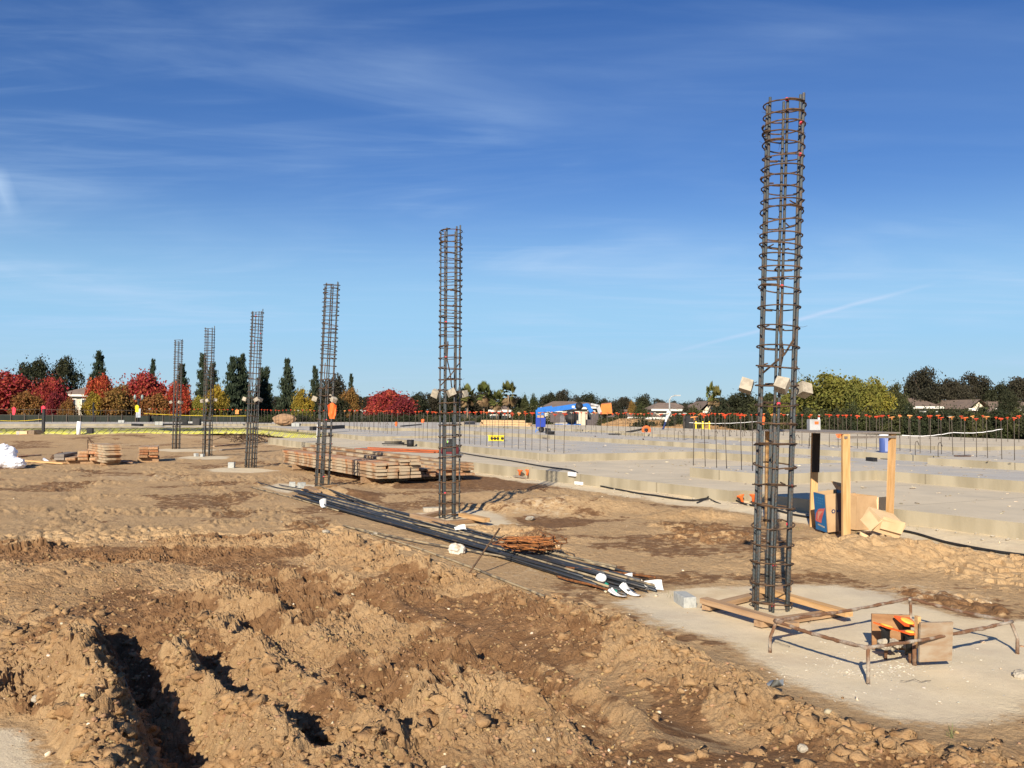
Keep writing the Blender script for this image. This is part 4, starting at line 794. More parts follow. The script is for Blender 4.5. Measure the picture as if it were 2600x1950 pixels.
# ------------------------------------------------------------------ site table with boxes
ZT = 1.362
T2 = W(2148, 1352, .05); T2 = Vector((4.12, 10.95, 0)); e1 = Vector((.83, .52, 0)); e2 = Vector((-.52, 1.42, 0))
tb = thing('site_table', 'rough timber table with grey plywood top standing at the slab edge', 'table', T2)
def tpost(px_, D, top_px, m, w=.09, t=.04, yaw=0, z1=ZT - .02, dual=None):
    b = WD(px_, 1300, D); b.z = -.08; tpx = WD(top_px, 1110, D); tpx.z = z1
    d = tpx - b; L = d.length; mb = MB().box((0, 0, L / 2), (w, t, L), jit=.002); o = obj('post', mb, m, tb, b - tb.location); o.rotation_mode = 'QUATERNION'; o.rotation_quaternion = Vector((0, 0, 1)).rotation_difference(d.normalized()) @ Quaternion((0, 0, 1), yaw); return o
tpost(2148, 10.95, 2147, M_WOODV, .098, .04, R(5))
tpost(2256, 11.45, 2266, M_WOODV, .10, .05, R(35))
tpost(2064, 12.55, 2070, M_WOODV, .095, .04, R(2)); tpost(1947, 12.4, 1948, M_WOODV, .05, .05, 0)
topv = [T2 + Vector((-.06, -.05, 0)), T2 + e1 + Vector((.07, -.03, 0)), T2 + e1 + e2 + Vector((.02, .05, 0)), T2 + e2 + Vector((-.22, .02, 0))]
obj('table_top', MB().prism([(v.x - T2.x, v.y - T2.y) for v in topv], ZT - .018, ZT), M_PLYG, tb)
plank_ = MB().beam((-.02, -.03, ZT - .06), (e1.x, e1.y - .03, ZT - .06), .03, .03); obj('rail', plank_, M_PLYG, tb)
# second board on far left post, inner-side shade put into its dark colour
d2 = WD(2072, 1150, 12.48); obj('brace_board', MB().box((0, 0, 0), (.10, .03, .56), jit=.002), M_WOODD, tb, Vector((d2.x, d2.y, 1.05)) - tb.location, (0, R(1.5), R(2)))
gb = WD(2066, 1091, 12.45); bx_ = thing('grey_box', 'small grey box with an orange label on the table top', 'box', (gb.x, gb.y, ZT)); obj('box_body', MB().box((0, 0, .075), (.15, .12, .15)), mat('grey_plastic', (.45, .45, .45), .6), bx_); obj('sticker', MB().box((.02, -.062, .10), (.055, .003, .04)), M_ORANGE, bx_)
obj('handle', MB().box((.06, -.03, .16), (.02, .03, .03)), M_WHITE, bx_)
# carton 1 with print
c1 = Vector((0, 11.7, .03)); c1.x = (2101 - 1300) / FPX * c1.y
bb = thing('printed_carton', 'open cardboard carton with blue panel and red swoosh under the table', 'carton', c1, (R(3), R(-5), R(0)))
HB = .50; yl = Vector((-.05, .28, 0)); yr = Vector((.33, .08, 0)); th_ = .006
def wall(a, b, h, name, m, par, z0=0.0):
    a = Vector(a); b = Vector(b); d = (b - a).normalized(); nrm = Vector((d.y, -d.x, 0)) * th_
    vs = [a, b, b + nrm, a + nrm]; mb = MB().prism([(v.x, v.y) for v in vs], z0, h); return obj(name, mb, m, par)
Z = Vector((0, 0, 0)); wall(Z, yl, HB, 'carton_side', M_CARD, bb); wall(Z, yr, HB, 'carton_side', M_CARD, bb); wall(yl, yl + yr, HB, 'carton_side', M_CARD, bb); wall(yr, yl + yr, HB, 'carton_side', M_BOXB, bb); obj('carton_bottom', MB().prism([(0, 0), (yr.x, yr.y), (yl.x + yr.x, yl.y + yr.y), (yl.x, yl.y)], 0, .006), M_CARD, bb)
nl = Vector((yl.y, -yl.x, 0)).normalized(); nl = nl if nl.y < 0 else -nl; nr_ = Vector((yr.y, -yr.x, 0)).normalized(); nr_ = nr_ if nr_.y < 0 else -nr_
def print_poly(pts, e, nrm, off, name, m, par):      # flat print standing a hair proud of a carton side; pts in (along, up)
    ed = e.normalized(); b = [ed * p_[0] + Vector((0, 0, p_[1])) + nrm * off for p_ in pts]; n = len(b); mb = MB().add(b + [q_ - nrm * .001 for q_ in b], [tuple(range(n)), tuple(range(2 * n - 1, n - 1, -1))]); return obj(name, mb, m, par)
LL_ = yl.length; LR = yr.length
print_poly([(.0, .0), (LL_, .0), (LL_, HB), (0, HB)], yl, nl, .008, 'blue_panel', M_BOXB, bb)
print_poly([(.005, .33), (.04, .31), (.12, .30), (.18, .285), (.25, .22), (.275, .12), (.24, .11), (.20, .11), (.13, .105), (.11, .16), (.06, .24)], yl, nl, .010, 'red_swoosh', M_BOXR, bb)
print_poly([(.05, .05), (.22, .065), (.22, .085), (.05, .07)], yl, nl, .010, 'printed_bar', M_CONC, bb)
print_poly([(.17, .0), (LR, .0), (LR, HB), (.17, HB)], yr, nr_, .008, 'brown_panel', M_BOXD, bb)
print_poly([(.06, .27), (.12, .265), (.19, .25), (.22, .15), (.20, .13), (.17, .19), (.11, .245)], yl, nl, .012, 'pale_stripe', mat('pale_red_print', (.62, .30, .22), .6), bb)
for j in range(3):
    for k in range(4): print_poly([(.05 + .045 * k, .36 + .035 * j), (.075 + .045 * k, .36 + .035 * j), (.075 + .045 * k, .378 + .035 * j), (.05 + .045 * k, .378 + .035 * j)], yl, nl, .010, 'printed_letter', bpy.data.materials['pale_red_print'] if False else mat('pale_blue_print', (.06, .22, .42), .6) if (j, k) == (0, 0) else bpy.data.materials['pale_blue_print'], bb)
print_poly([(.10 + .03 * math.cos(R(60 * a)), .27 + .03 * math.sin(R(60 * a))) for a in range(6)], yr, nr_, .010, 'hexagon_mark', M_NAVY, bb)
print_poly([(.10 + .014 * math.cos(R(60 * a)), .27 + .014 * math.sin(R(60 * a))) for a in range(6)], yr, nr_, .012, 'hexagon_mark', M_CARDL, bb)
for k in range(5): print_poly([(.15 + .035 * k, .25), (.175 + .035 * k, .25), (.175 + .035 * k, .28), (.15 + .035 * k, .28)], yr, nr_, .011, 'printed_letter', M_NAVY, bb)
mb = MB().add([yr * .98 + Vector((0, 0, HB)), yl + yr + Vector((0, 0, HB)), yl + yr + Vector((-.02, .12, HB + .10)), yr + Vector((.05, .12, HB + .08))], [(0, 1, 2, 3), (3, 2, 1, 0)]); obj('flap', mb, M_CARD, bb)
# carton 2 behind, open
c2 = Vector(((2175 - 1300) / FPX * 12.0, 12.05, .02)); b2 = thing('open_carton', 'plain brown open carton behind the middle table post', 'carton', c2, (0, R(2), 0))
q1, q2 = Vector((-.20, .30, 0)), Vector((.34, .16, 0)); wall(Z, q1, .46, 'carton_side', M_CARD, b2); wall(Z, q2, .46, 'carton_side', M_CARD, b2); wall(q1, q1 + q2, .46, 'carton_side', M_CARD, b2); wall(q2, q1 + q2, .46, 'carton_side', M_CARD, b2)
mb = MB().add([q2 * .98 + Vector((0, 0, .44)), q2 * .98 + Vector((.20, .02, .46)), q2 + Vector((.17, -.03, .27)), q2 * .98 + Vector((0, -.03, .27))], [(0, 1, 2, 3), (3, 2, 1, 0)]); obj('flap', mb, M_CARDL, b2)
mb = MB().add([Vector((.22, -.05, .02)), Vector((.3, -.1, .03)), Vector((.33, -.03, .2)), Vector((.2, -.0, .26))], [(0, 1, 2, 3), (3, 2, 1, 0)]); obj('torn_flap', mb, M_BOXD, b2)
# carton 3 lying crushed in front
c3 = Vector(((2222 - 1300) / FPX * 11.5, 11.25, .22)); b3 = thing('crushed_carton', 'crushed pale carton lying tilted by the right table post', 'carton', c3, (R(24), R(16), R(14)))
obj('carton_body', MB().box((0, 0, 0), (.38, .30, .20), jit=.012), M_CARDL, b3); obj('flap', MB().box((.01, -.155, .055), (.31, .012, .15), Matrix.Rotation(R(-14), 3, 'X'), jit=.006), M_CARDL, b3); obj('flap', MB().box((-.20, -.03, .0), (.012, .26, .20), Matrix.Rotation(R(24), 3, 'Y'), jit=.006), M_CARDL, b3)
c4 = Vector(((2190 - 1300) / FPX * 11.3, 11.2, .04)); tag(obj('carton_scrap', MB().box((0, 0, 0), (.13, .10, .07), jit=.015), M_CARDL, None, c4, (.3, .4, .6)), 'small torn carton piece half buried between the boxes', 'carton scrap')

# ------------------------------------------------------------------ cable along the slab and capped stubs in the notches
def pathz(l): return [W(a, b, z) for a, b, z in l]
cab = [(1170, 1150, Z0 + .02), (1230, 1160, Z0 + .02), (1300, 1170, Z0 + .02), (1360, 1181, Z0 + .02), (1400, 1187, Z0 + .02), (1452, 1193, Z0 + .03), (1470, 1203, .24), (1484, 1219, .10), (1500, 1232, .02), (1560, 1245, .02), (1620, 1256, .02), (1690, 1266, .02), (1765, 1276, .02), (1790, 1270, .05), (1806, 1254, .14), (1830, 1249, .18), (1850, 1262, .12), (1870, 1278, .03), (1900, 1290, .02), (1925, 1294, .02), (1990, 1306, .02), (2060, 1318, .02), (2160, 1334, .02), (2265, 1347, .02), (2330, 1358, .02), (2402, 1377, .02), (2470, 1390, .02), (2540, 1402, .02), (2640, 1414, .02), (2800, 1440, .02)]
cp = pathz(cab); fine_ = []
for i in range(len(cp) - 1):
    for j in range(3): fine_.append(cp[i].lerp(cp[i + 1], j / 3))
fine_ = [fine_[0]] + [(fine_[i - 1] + fine_[i] * 2 + fine_[i + 1]) / 4 for i in range(1, len(fine_) - 1)] + [fine_[-1]]
for p in fine_:
    if p.z < .1: p.z = max(p.z, hg(p.x, p.y) + .018)
tag(obj('black_cable', MB().tube(fine_, .017, 7), M_BLACK), 'thick black cable snaking over and along the slab edge', 'cable')
c = pathz([(1768, 1277, .03), (1785, 1270, .06), (1800, 1267, .08), (1815, 1275, .05), (1828, 1280, .03)]); tag(obj('black_cable', MB().tube([p + Vector((0, -.05, .01)) for p in c], .012, 6), M_BLACK), 'short black hose loop in front of the capped stubs, left of the nearest cage', 'cable')
capmesh = MB().lathe([(.018, -.09), (.022, -.03), (.05, -.005), (.055, .004), (.05, .012), (.01, .016)], 12).mesh('cap', M_ORANGE)
for k, (u_, dv, z, lb) in enumerate([(18.38, .06, .17, 'red-orange capped stub at left in the left slab notch'), (18.14, .16, .14, 'orange capped stub in the middle of the left slab notch'), (18.02, .05, .19, 'orange capped stub at right in the left slab notch'), (11.36, .10, .17, 'smaller orange capped stub in the slab notch left of the nearest cage'), (11.05, .08, .21, 'larger orange capped stub in the slab notch left of the nearest cage')]):
    p = G(u_, edge(u_) + dv, 0); st = thing('capped_stub', lb, 'capped stub', (p.x, p.y, 0), group='capped bar stubs in the slab notches'); obj('stub_bar', MB().tube([(0, 0, 0), (0, 0, z)], .012, 6), M_RUST, st); o = link('cap', capmesh, st, (0, 0, z)); o.rotation_euler = (rr.uniform(-.3, .3), rr.uniform(-.3, .3), 0); o.scale = (1.25,) * 3
for k, (ua, ub, lb) in enumerate([(18.45, 17.95, 'left slab notch'), (11.42, 10.93, 'slab notch left of the nearest cage')]):
    a, b = G(ua, edge(ua) - .06), G(ub, edge(ub) - .06); tag(plank((a.x, a.y, .04), (b.x, b.y, .04), .07, .03, M_PLYG, None, 'sill_board'), f'weathered sill board under the capped stubs in the {lb}', 'board')
# a few thin white foam blocks on the slab face
for k, (px, py, z, lb) in enumerate([(1474, 1203, .235, 'upper white foam block fixed to the slab face under the cable'), (1474, 1228, .045, 'lower white foam block fixed to the slab face under the cable')]):
    u_ = W(px, py, z); uu = GU.x * u_.x + GU.y * u_.y; p = G(uu, edge(uu) - .03, z); tag(obj('foam_block', MB().box((0, 0, 0), (.27, .05, .085)), M_WHITE, None, p, (0, 0, GROT + math.pi / 2)), lb, 'foam block')
# pale rubble along the slab foot
mb = MB(); q = random.Random(77)
for k in range(260):
    u_ = q.uniform(6, 30); v_ = edge(u_) - .05 - abs(q.gauss(0, .22))
    if k < 60: u_ = q.gauss(22.0, .6); v_ = edge(u_) - .02 - abs(q.gauss(0, .15))
    p = G(u_, v_); s_ = q.uniform(.015, .06) * (1.6 if k < 60 else 1); mb.lump((p.x, p.y, hg(p.x, p.y) + s_ * .25), (s_, s_ * .8, s_ * .6), k, .3, 0)
tag(obj('concrete_rubble', mb, M_CONC), 'pale concrete crumbs and rubble along the foot of the slab', 'rubble', kind='stuff')
# dry grass tufts
mb = MB()
for (px, py, n) in ((2265, 1352, 30), (2200, 1360, 25), (1700, 1515, 5), (2415, 1870, 9), (2230, 1362, 25), (2020, 1345, 15), (1675, 1610, 8)):
    for k in range(n):
        c = W(px + q.gauss(0, 26 if n > 12 else 5), py + q.gauss(0, 4)); z = hg(c.x, c.y); a = q.uniform(0, 6.28); L = q.uniform(.03, .09); w = .0016
        b = Vector((c.x, c.y, z - .005)); e = b + Vector((math.cos(a) * L * .5, math.sin(a) * L * .5, L)); s_ = Vector((-math.sin(a), math.cos(a), 0)) * w; mid = b.lerp(e, .5) + Vector((0, 0, L * .12)); mb.add([b - s_, b + s_, mid + s_ * .8, mid - s_ * .8, e], [(0, 1, 2, 3), (3, 2, 4)])
tag(obj('dry_grass', mb, mat('dry_grass', (.24, .20, .08), .8, col2=(.12, .16, .05))), 'sparse dry grass blades growing beside the pad and table', 'grass', kind='stuff')
# scrap of grey plastic film in the soil
c = W(1972, 1795); tag(obj('plastic_scrap', MB().add(*[x for x in (lambda v, f: (v, f))(*cloth((0, 0, 0), .14, .22, 9, fold=.02))], True), mat('grey_film', (.30, .31, .30), .3), None, (c.x, c.y, hg(c.x, c.y) + .035), (R(62), 0, R(25))), 'crumpled grey plastic film half buried in the churned soil', 'plastic film')
# sticks in the rut
for k, (a, b, lb) in enumerate([((228, 1608), (285, 1665), 'thin pale stick across the upper rut'), ((312, 1698), (352, 1748), 'thin pale stick lower down in the rut')]):
    A_, B_ = W(*a), W(*b); za, zb = hg(A_.x, A_.y), hg(B_.x, B_.y); tag(obj('stick', MB().tube([(A_.x, A_.y, za + .02), (B_.x, B_.y, zb + .03)], .0035, 5), M_DIRTBAR), lb, 'stick')
# ------------------------------------------------------------------ capped dowels standing in the slab
def dowel_bar(h): return MB().tube([(0, 0, 0), (0, 0, h)], .0085, 5).mesh('bar', M_RUSTD)
M_RUSTD = mat('dowel_bar', (.10, .08, .06), .8, col2=(.06, .05, .045), scale=9)
BARM = {z: dowel_bar(1.52 - z) for z in (Z0, Z1, Z2)}
CAPS = [MB().box((0, 0, .01), (.115, .115, .022)).lathe([(.02, -.06), (.022, -.02), (.04, 0)], 8).mesh('cap', m) for m in (M_CAPR, M_CAPR, M_ORANGE, M_CAPF, M_CAPR, M_CAPW)]
RND = MB().lathe([(.02, -.06), (.024, -.015), (.055, .0), (.055, .015), (.01, .022)], 10).mesh('cap', M_CAPR)
qd = random.Random(12)
def dowels(row, pts, z, n, label, caps=True, jit=2.0, lean=.02, miss=.04):
    a = W(pts[0], pts[1], z); b = W(pts[2], pts[3], z)
    for i in range(n):
        t = (i + qd.uniform(-.12, .12)) / max(1, n - 1); p = a.lerp(b, t); p.z = z
        lab = f"{'capped upright bar' if caps else 'thin upright bar'}, {ORD[i]} from the left in {label}"
        d = thing('capped_dowel', lab, 'capped rebar', p, (qd.uniform(-lean, lean), qd.uniform(-lean, lean), 0), group=row); link('bar', BARM[z], d)
        if caps and qd.random() > miss: c = link('cap', RND if qd.random() < .25 else qd.choice(CAPS), d, (0, 0, 1.52 - z)); c.rotation_euler = (qd.uniform(-.22, .22), qd.uniform(-.22, .22), qd.uniform(0, 3)); s_ = qd.uniform(.75, 1.05); c.scale = (s_, s_, s_)
        d.scale = (1, 1, 1 + qd.uniform(-.035, .03))
dowels('dowels along the middle slab step', (1054, 1114, 1430, 1151), Z1, 27, 'the dense row right of the second cage')
dowels('dowels on the small pad', (1760, 1182, 1912, 1196), Z1, 6, 'the short row on the small pad', miss=.1, lean=.03)
dowels('dowels on the right slab step', (2240, 1141, 2580, 1169), Z2, 13, 'the near row at right', lean=.03)
dowels('dowels in the right back row', (2210, 1117, 2590, 1131), Z2, 15, 'the back row at far right')
dowels('dowels behind the table', (2015, 1131, 2225, 1141), Z2, 10, 'the row seen through the table')
dowels('dowels at far left', (60, 1073, 372, 1073), Z2, 24, 'the far left row before the maples', caps=False)
dowels('dowels left of the cages', (378, 1074, 655, 1078), Z2, 27, 'the far row behind the small cages')
dowels('dowels behind the third cage', (662, 1078, 900, 1086), Z2, 24, 'the row right of the third cage')
dowels('dowels before the red tree', (888, 1094, 1008, 1104), Z1, 12, 'the row before the crimson tree')
dowels('dowels before the palms', (905, 1084, 1290, 1089), Z2, 26, 'the far row before the palms')
dowels('dowels right of the lift', (1450, 1097, 1735, 1118), Z2, 19, 'the row right of the lift')
dowels('dowels far behind the lift', (1300, 1086, 1600, 1092), Z2, 18, 'the farthest row by the lift')
dowels('dowels left of the nearest cage', (1740, 1117, 1990, 1112), Z2, 15, 'the row left of the nearest cage')
dowels('dowels far right of the lamp', (1610, 1098, 2200, 1107), Z2, 32, 'the back row before the hedge')
hk = MB().tube([(0, 0, 0), (0, 0, .24), (.03, 0, .30), (.08, 0, .31), (.14, 0, .22)], .009, 5).mesh('bent_dowel', M_RUSTD)
for k, (px, py) in enumerate([(2324, 1156), (2382, 1160), (1722, 1118), (1780, 1112), (1815, 1118), (1851, 1114), (1886, 1116), (1912, 1121), (2020, 1133), (2054, 1138), (960, 1090), (980, 1092), (915, 1092), (1000, 1095)]):
    p = W(px, py, Z2); o = link('bent_dowel', hk, None, p, (0, 0, qd.uniform(-.6, .6))); o.scale = (1, 1, 1.1); tag(o, 'short hooked bar bent over, standing low on the upper slab', 'bent bar', 'hooked bars on the upper slab')
# horizontal bars wired along the far left row
for k, (a, b, D0, zz, lb) in enumerate([((0, 1039), (118, 1039), 54, 1.47, 'upper'), ((120, 1040), (345, 1042), 55, 1.47, 'upper right'), ((0, 1053), (118, 1055), 54, 1.12, 'middle'), ((120, 1055), (345, 1057), 55, 1.12, 'middle right')]):
    p, q2_ = WD(a[0], a[1], D0), WD(b[0], b[1], D0); tag(obj('tie_rail', MB().tube([p, p.lerp(q2_, .5) + Vector((0, 0, -.02)), q2_], .012, 5), M_RUSTD), f'{lb} thin rail wired along the far left bars', 'rail')
for k, (a, b, D0, lb, m) in enumerate([((366, 1050), (640, 1056), 54, 'yellow tape sagging behind the small cages', M_YEL), ((2290, 1105), (2420, 1098), 27, 'left length of white tape strung between the right bars', M_WHITE), ((2420, 1098), (2545, 1089), 27, 'right length of white tape strung between the right bars', M_WHITE), ((1750, 1073), (1925, 1070), 40, 'white tape strung behind the bars left of the nearest cage', M_WHITE), ((0, 1068), (108, 1064), 53, 'yellow tape tied to the black post at far left', M_YEL)]):
    p, q2_ = WD(a[0], a[1], D0), WD(b[0], b[1], D0); pts = [p.lerp(q2_, i / 10) + Vector((0, 0, -.06 * math.sin(math.pi * i / 10) + .006 * math.sin(i * 3))) for i in range(11)]
    mb = MB()
    for i in range(10): mb.beam(pts[i], pts[i + 1], .004, .017)
    tag(obj('barrier_tape', mb, m), lb, 'tape')
for k, (px, py, D, w, h, m, lb) in enumerate([(1938, 1068, 26, .10, .22, M_ORANGE, 'orange flag hanging behind the nearest cage'), (110, 1040, 50, .22, .38, M_PINK, 'pink ribbon fluttering on the black post at far left'), (35, 1044, 50, .2, .42, M_PINK, 'long pink ribbon streaming at the left edge'), (1006, 1077, 50, .16, .22, M_ORANGE, 'orange rag on a bar before the round red tree'), (602, 1046, 54, .25, .25, M_CAPF, 'pale orange rag on a bar right of the fourth cage'), (2134, 1107, 30, .3, .14, M_ORANGE, 'orange bundle on the slab seen through the table'), (1073, 1069, 52, .2, .2, M_ORANGE, 'orange diamond flag far behind, left of the second cage'), (348, 1038, 53, .22, .4, M_YEL, 'yellow ribbon below the banner of the twin lamp')]):
    p = WD(px, py, D); tag(cloth_obj('ribbon', (p.x, p.y, p.z + h / 2), w, h, k + 20, m, .01, .04), lb, 'ribbon')
p = W(110, 1090, Z1); tag(obj('post', MB().box((0, 0, .45), (.12, .12, 1.2)), M_BLACK, None, p), 'black square post with ribbons on the far left slab', 'post')

# ------------------------------------------------------------------ things on and around the slab
def pipe(px, py0, py1, r, lb, z=0.0, tiltx=0.0):
    b = W(px, py0, z); t = WD(px + tiltx, py1, b.y); tag(obj('white_pipe', MB().tube([b - Vector((0, 0, .1)), t], r, 12), M_WHITE), lb, 'pipe')
pipe(198, 1109, 1070, .11, 'leaning white plastic pipe standing on the dirt at far left', 0, 3); pipe(806, 1129, 1078, .055, 'tall white plastic pipe seen through the third cage', .0, 2)
for k, (px, py, z, s_, lb) in enumerate([(1416, 1114, Z1, .26, 'rusty steel box beside the black bucket on the slab'), (1520, 1119, Z1, .26, 'rusty steel box on the slab below the lift basket'), (1643, 1128, Z1, .27, 'rusty steel box on the slab below the orange blower'), (1787, 1136, Z1, .30, 'rusty steel box on the slab behind the short bar row'), (2444, 1176, Z1, .34, 'rusty steel box nearest the right edge'), (308, 1074, Z2, .34, 'grey steel box on the far left slab'), (404, 1080, Z2, .4, 'low grey steel box near the farthest cage'), (750, 1084, Z2, .4, 'low grey steel box left of the third cage')]):
    p = W(px, py, z); root = thing('steel_form_box', lb, 'steel box', p, (0, 0, R(12)), 'steel embed boxes left on the slab'); m_ = mat('box_rust', (.10, .055, .04), .85, col2=(.05, .035, .03), scale=14) if k == 0 else bpy.data.materials['box_rust']
    if k > 4: m_ = M_CMU
    obj('box_half', MB().box((-s_ * .27, 0, s_ * .27), (s_ * .5, s_ * .45, s_ * .54)), m_, root); obj('box_half', MB().box((s_ * .27, 0.01, s_ * .27), (s_ * .5, s_ * .45, s_ * .54)), m_, root); obj('base_plate', MB().box((.05, 0, .006), (s_ * 1.5, s_ * .6, .012)), M_BLACK, root)
    if k in (1, 2): obj('tab', MB().box((-s_ * .5, 0, s_ * .6), (.02, s_ * .4, s_ * .3), Matrix.Rotation(-.5, 3, 'Y')), m_, root)
p = W(1399, 1113, Z1); bk = thing('black_bucket', 'black bucket on the slab behind the dowel row', 'bucket', p); obj('bucket_body', MB().lathe([(.12, 0), (.15, .28), (.155, .3)], 14), M_BLACK, bk); obj('handle', MB().tube([(-.15, 0, .28), (-.21, 0, .24), (-.22, 0, .12), (-.14, 0, .06)], .008, 5), M_BLACK, bk)
# yellow power box
p = W(1260, 1120, Z1); yb = thing('power_box', 'low yellow box with four round black outlets on the slab', 'power box', p, (0, 0, R(-4)))
obj('box_top', MB().box((0, 0, .21), (.62, .3, .025)), M_YEL, yb); obj('box_body', MB().box((0, 0, .11), (.54, .22, .19)), M_YEL, yb); [obj('foot_plate', MB().box((s__ * .27, 0, .06), (.03, .28, .28)), M_YEL, yb) for s__ in (-1, 1)]
for k in range(4): obj('outlet', MB().lathe([(.0, 0), (.055, 0), (.055, .03), (.03, .05)], 10).transform(Matrix.Translation((-.16 + .115 * k + (.05 if k == 3 else 0), -.12, .11)) @ Matrix.Rotation(R(90), 4, 'X')), M_BLACK, yb)
# cooler
p = W(2245, 1149, Z2); co_ = thing('water_cooler', 'blue water cooler jug with white lid on the slab behind the right table post', 'cooler', p)
MBL = mat('cooler_blue', (.06, .10, .30), .4, var=.05); MBL2 = mat('cooler_pale_blue', (.24, .29, .50), .4, var=.03)
obj('cooler_body', MB().lathe([(.115, 0), (.125, .02), (.13, .38), (.125, .40)], 8), MBL, co_); obj('cooler_panel', MB().box((.03, -.118, .2), (.12, .02, .34)), MBL2, co_); obj('lid', MB().lathe([(.135, .40), (.138, .44), (.11, .465)], 10), M_WHITE, co_); obj('tap', MB().box((.08, -.15, .33), (.05, .06, .04)), MBL, co_)
tag(obj('black_hose', MB().tube([p + Vector((.2 + .09 * math.cos(a), .02, .10 + .09 * math.sin(a))) for a in (0, 1, 2, 3, 4, 5, 6)], .02, 6), M_BLACK), 'coil of black hose right of the blue cooler', 'hose')
# boards lying on the slab
for k, (a, b, z, w, h, m, lb) in enumerate([((1019, 1090), (1068, 1085), Z1, .14, .22, M_BLACK, 'dark ribbed channel lying on the slab left of the second cage'), ((790, 1093), (872, 1088), Z2, .16, .18, M_BLACK, 'dark channel lying on the slab right of the third cage'), ((338, 1081), (360, 1082), Z2, .2, .12, M_BLACK, 'short dark bar on the slab left of the farthest cage'), ((412, 1080), (492, 1080), Z2, .15, .1, M_BLACK, 'long dark bar lying across behind the farthest cage'), ((1340, 1105), (1392, 1116), Z1, .12, .05, M_PLYG, 'grey board on the slab before the blue bin'), ((1545, 1104), (1624, 1105), Z2, .1, .06, M_BLACK, 'thin dark pipe lying before the orange blower'), ((2204, 1170), (2222, 1172), Z1, .12, .09, M_BLACK, 'dark metal block on the slab step left of the right table post'), ((2080, 1118), (2122, 1120), Z2, .14, .09, M_CMU, 'dusty board on the slab seen through the table'), ((2236, 1166), (2284, 1168), Z1, .05, .02, M_BLACK, 'thin dark rod on the slab step by the right table post'), ((1170, 1082), (1200, 1078), Z2, .4, .25, M_PLYG, 'grey folded panel right of the second cage'), ((470, 1073), (520, 1074), Z2, .25, .08, M_CMU, 'pale board on the far slab behind the fifth cage'), ((640, 1074), (690, 1074), Z2, .1, .08, M_BLACK, 'dark bar on the far slab right of the fourth cage')]):
    A_, B_ = W(a[0], a[1], z), W(b[0], b[1], z); tag(plank(A_ + Vector((0, 0, h / 2)), B_ + Vector((0, 0, h / 2)), w, h, m, None, 'slab_board'), lb, 'board')
for k, (px, py, s_, lb) in enumerate([(470, 1079, .3, 'black box on the far slab right of the farthest cage'), (500, 1080, .4, 'larger black box on the far slab left of the fifth cage'), (140, 1101, .3, 'small black box on the yellow sheet right of the white pipe'), (1392, 1102, .25, 'small black box right of the blue bin')]):
    p = W(px if k != 2 else 229, py if k != 2 else 1101, Z2 if k != 2 else .2); tag(obj('black_box', MB().box((0, 0, s_ / 2), (s_, s_ * .8, s_), jit=.02), M_BLACK, None, p), lb, 'box')
# lumber piles far on the slab
for k, (x0, x1, py, n, lb) in enumerate([(1212, 1345, 1084, 3, 'the large far lumber pile'), (1300, 1360, 1086, 2, 'the small lumber pile by the blue bin')]):
    A_, B_ = W(x0, py, Z2), W(x1, py + 1, Z2)
    for j in range(n):
        for r_ in range(3):
            a = A_ + Vector((.3 * qd.random() + (.1 * j), .32 * r_, .10 + .13 * j)); b = B_ + Vector((-.3 * qd.random() - .1 * j, .32 * r_, .10 + .13 * j)); tag(plank(a, b, .3, .115, M_PALE, None, 'lumber_board'), f'pale board, {ORD[j]} up, in {["front", "middle", "back"][r_]} row of {lb}', 'board', 'pale boards piled far on the slab')
p = W(722, 1076, Z2); tag(obj('brown_bale', MB().lump((0, 0, .28), (1.5, .9, .75), 6, .12, 2), mat('bale', (.34, .21, .12), .9, bump=.8), None, p), 'brown earthy bale on the far slab left of the third cage', 'bale')
tag(obj('dirt_mound', MB().lump((0, 0, 0), (6.5, 3, 1.7), 7, .13, 2), MCL, None, WD(1640, 1092, 62)), 'low mound of brown earth behind the slab left of the lamp', 'dirt mound'); tag(obj('dirt_mound', MB().lump((0, 0, 0), (7.5, 3, 1.1), 8, .13, 2), MCL, None, WD(1750, 1097, 60)), 'flatter mound of brown earth behind the slab right of the lamp', 'dirt mound')
# yellow membrane at the left wing with its bars
M_MEM = mat('yellow_membrane', (.62, .60, .10), .5, col2=(.50, .46, .22), lo=.45, hi=.6, scale=3)
def strip(name, a, b, z0, z1, depth, m, lb, cat):
    mb = MB(); n = 50
    vs = []; q = random.Random(3)
    for i in range(n + 1):
        p = a.lerp(b, i / n); vs += [(p.x, p.y - depth - q.uniform(-.15, .15), z0 + q.uniform(-.02, .03)), (p.x, p.y - depth * .4, (z0 + z1) * .5 + q.uniform(-.03, .04)), (p.x, p.y - .02, z1)]
    fs = [(i * 3 + j, (i + 1) * 3 + j, (i + 1) * 3 + j + 1, i * 3 + j + 1) for i in range(n) for j in range(2)]; mb.add(vs, fs, True); o = obj(name, mb, m)
    if m is M_MEM: o.modifiers.new('thick', 'SOLIDIFY').thickness = .01
    return tag(o, lb, cat)
strip('yellow_membrane', G(54.45, -20), G(54.45, 12.9), .12, .42, 1.3, M_MEM, 'yellow plastic membrane draped along the foot of the far left slab', 'membrane')
strip('yellow_membrane', G(54.3, 12.75), G(41.1, 12.75), .10, .40, .6, M_MEM, 'yellow plastic membrane behind the third cage along the slab corner', 'membrane')
mb = MB()
for k in range(90): p = G(54.1, -18 + .34 * k); mb.tube([p + Vector((-.1, -.9, .12)), p + Vector((0, -.45, .42 + qd.uniform(-.1, .05))), p + Vector((qd.uniform(-.3, .3), .1, .46))], .012, 4, cap=False)
for zz in (.34, .43): mb.tube([G(54.0, -18 + 3 * k, zz + qd.uniform(-.03, .03)) + Vector((0, -.6 + zz, 0)) for k in range(11)], .014, 4)
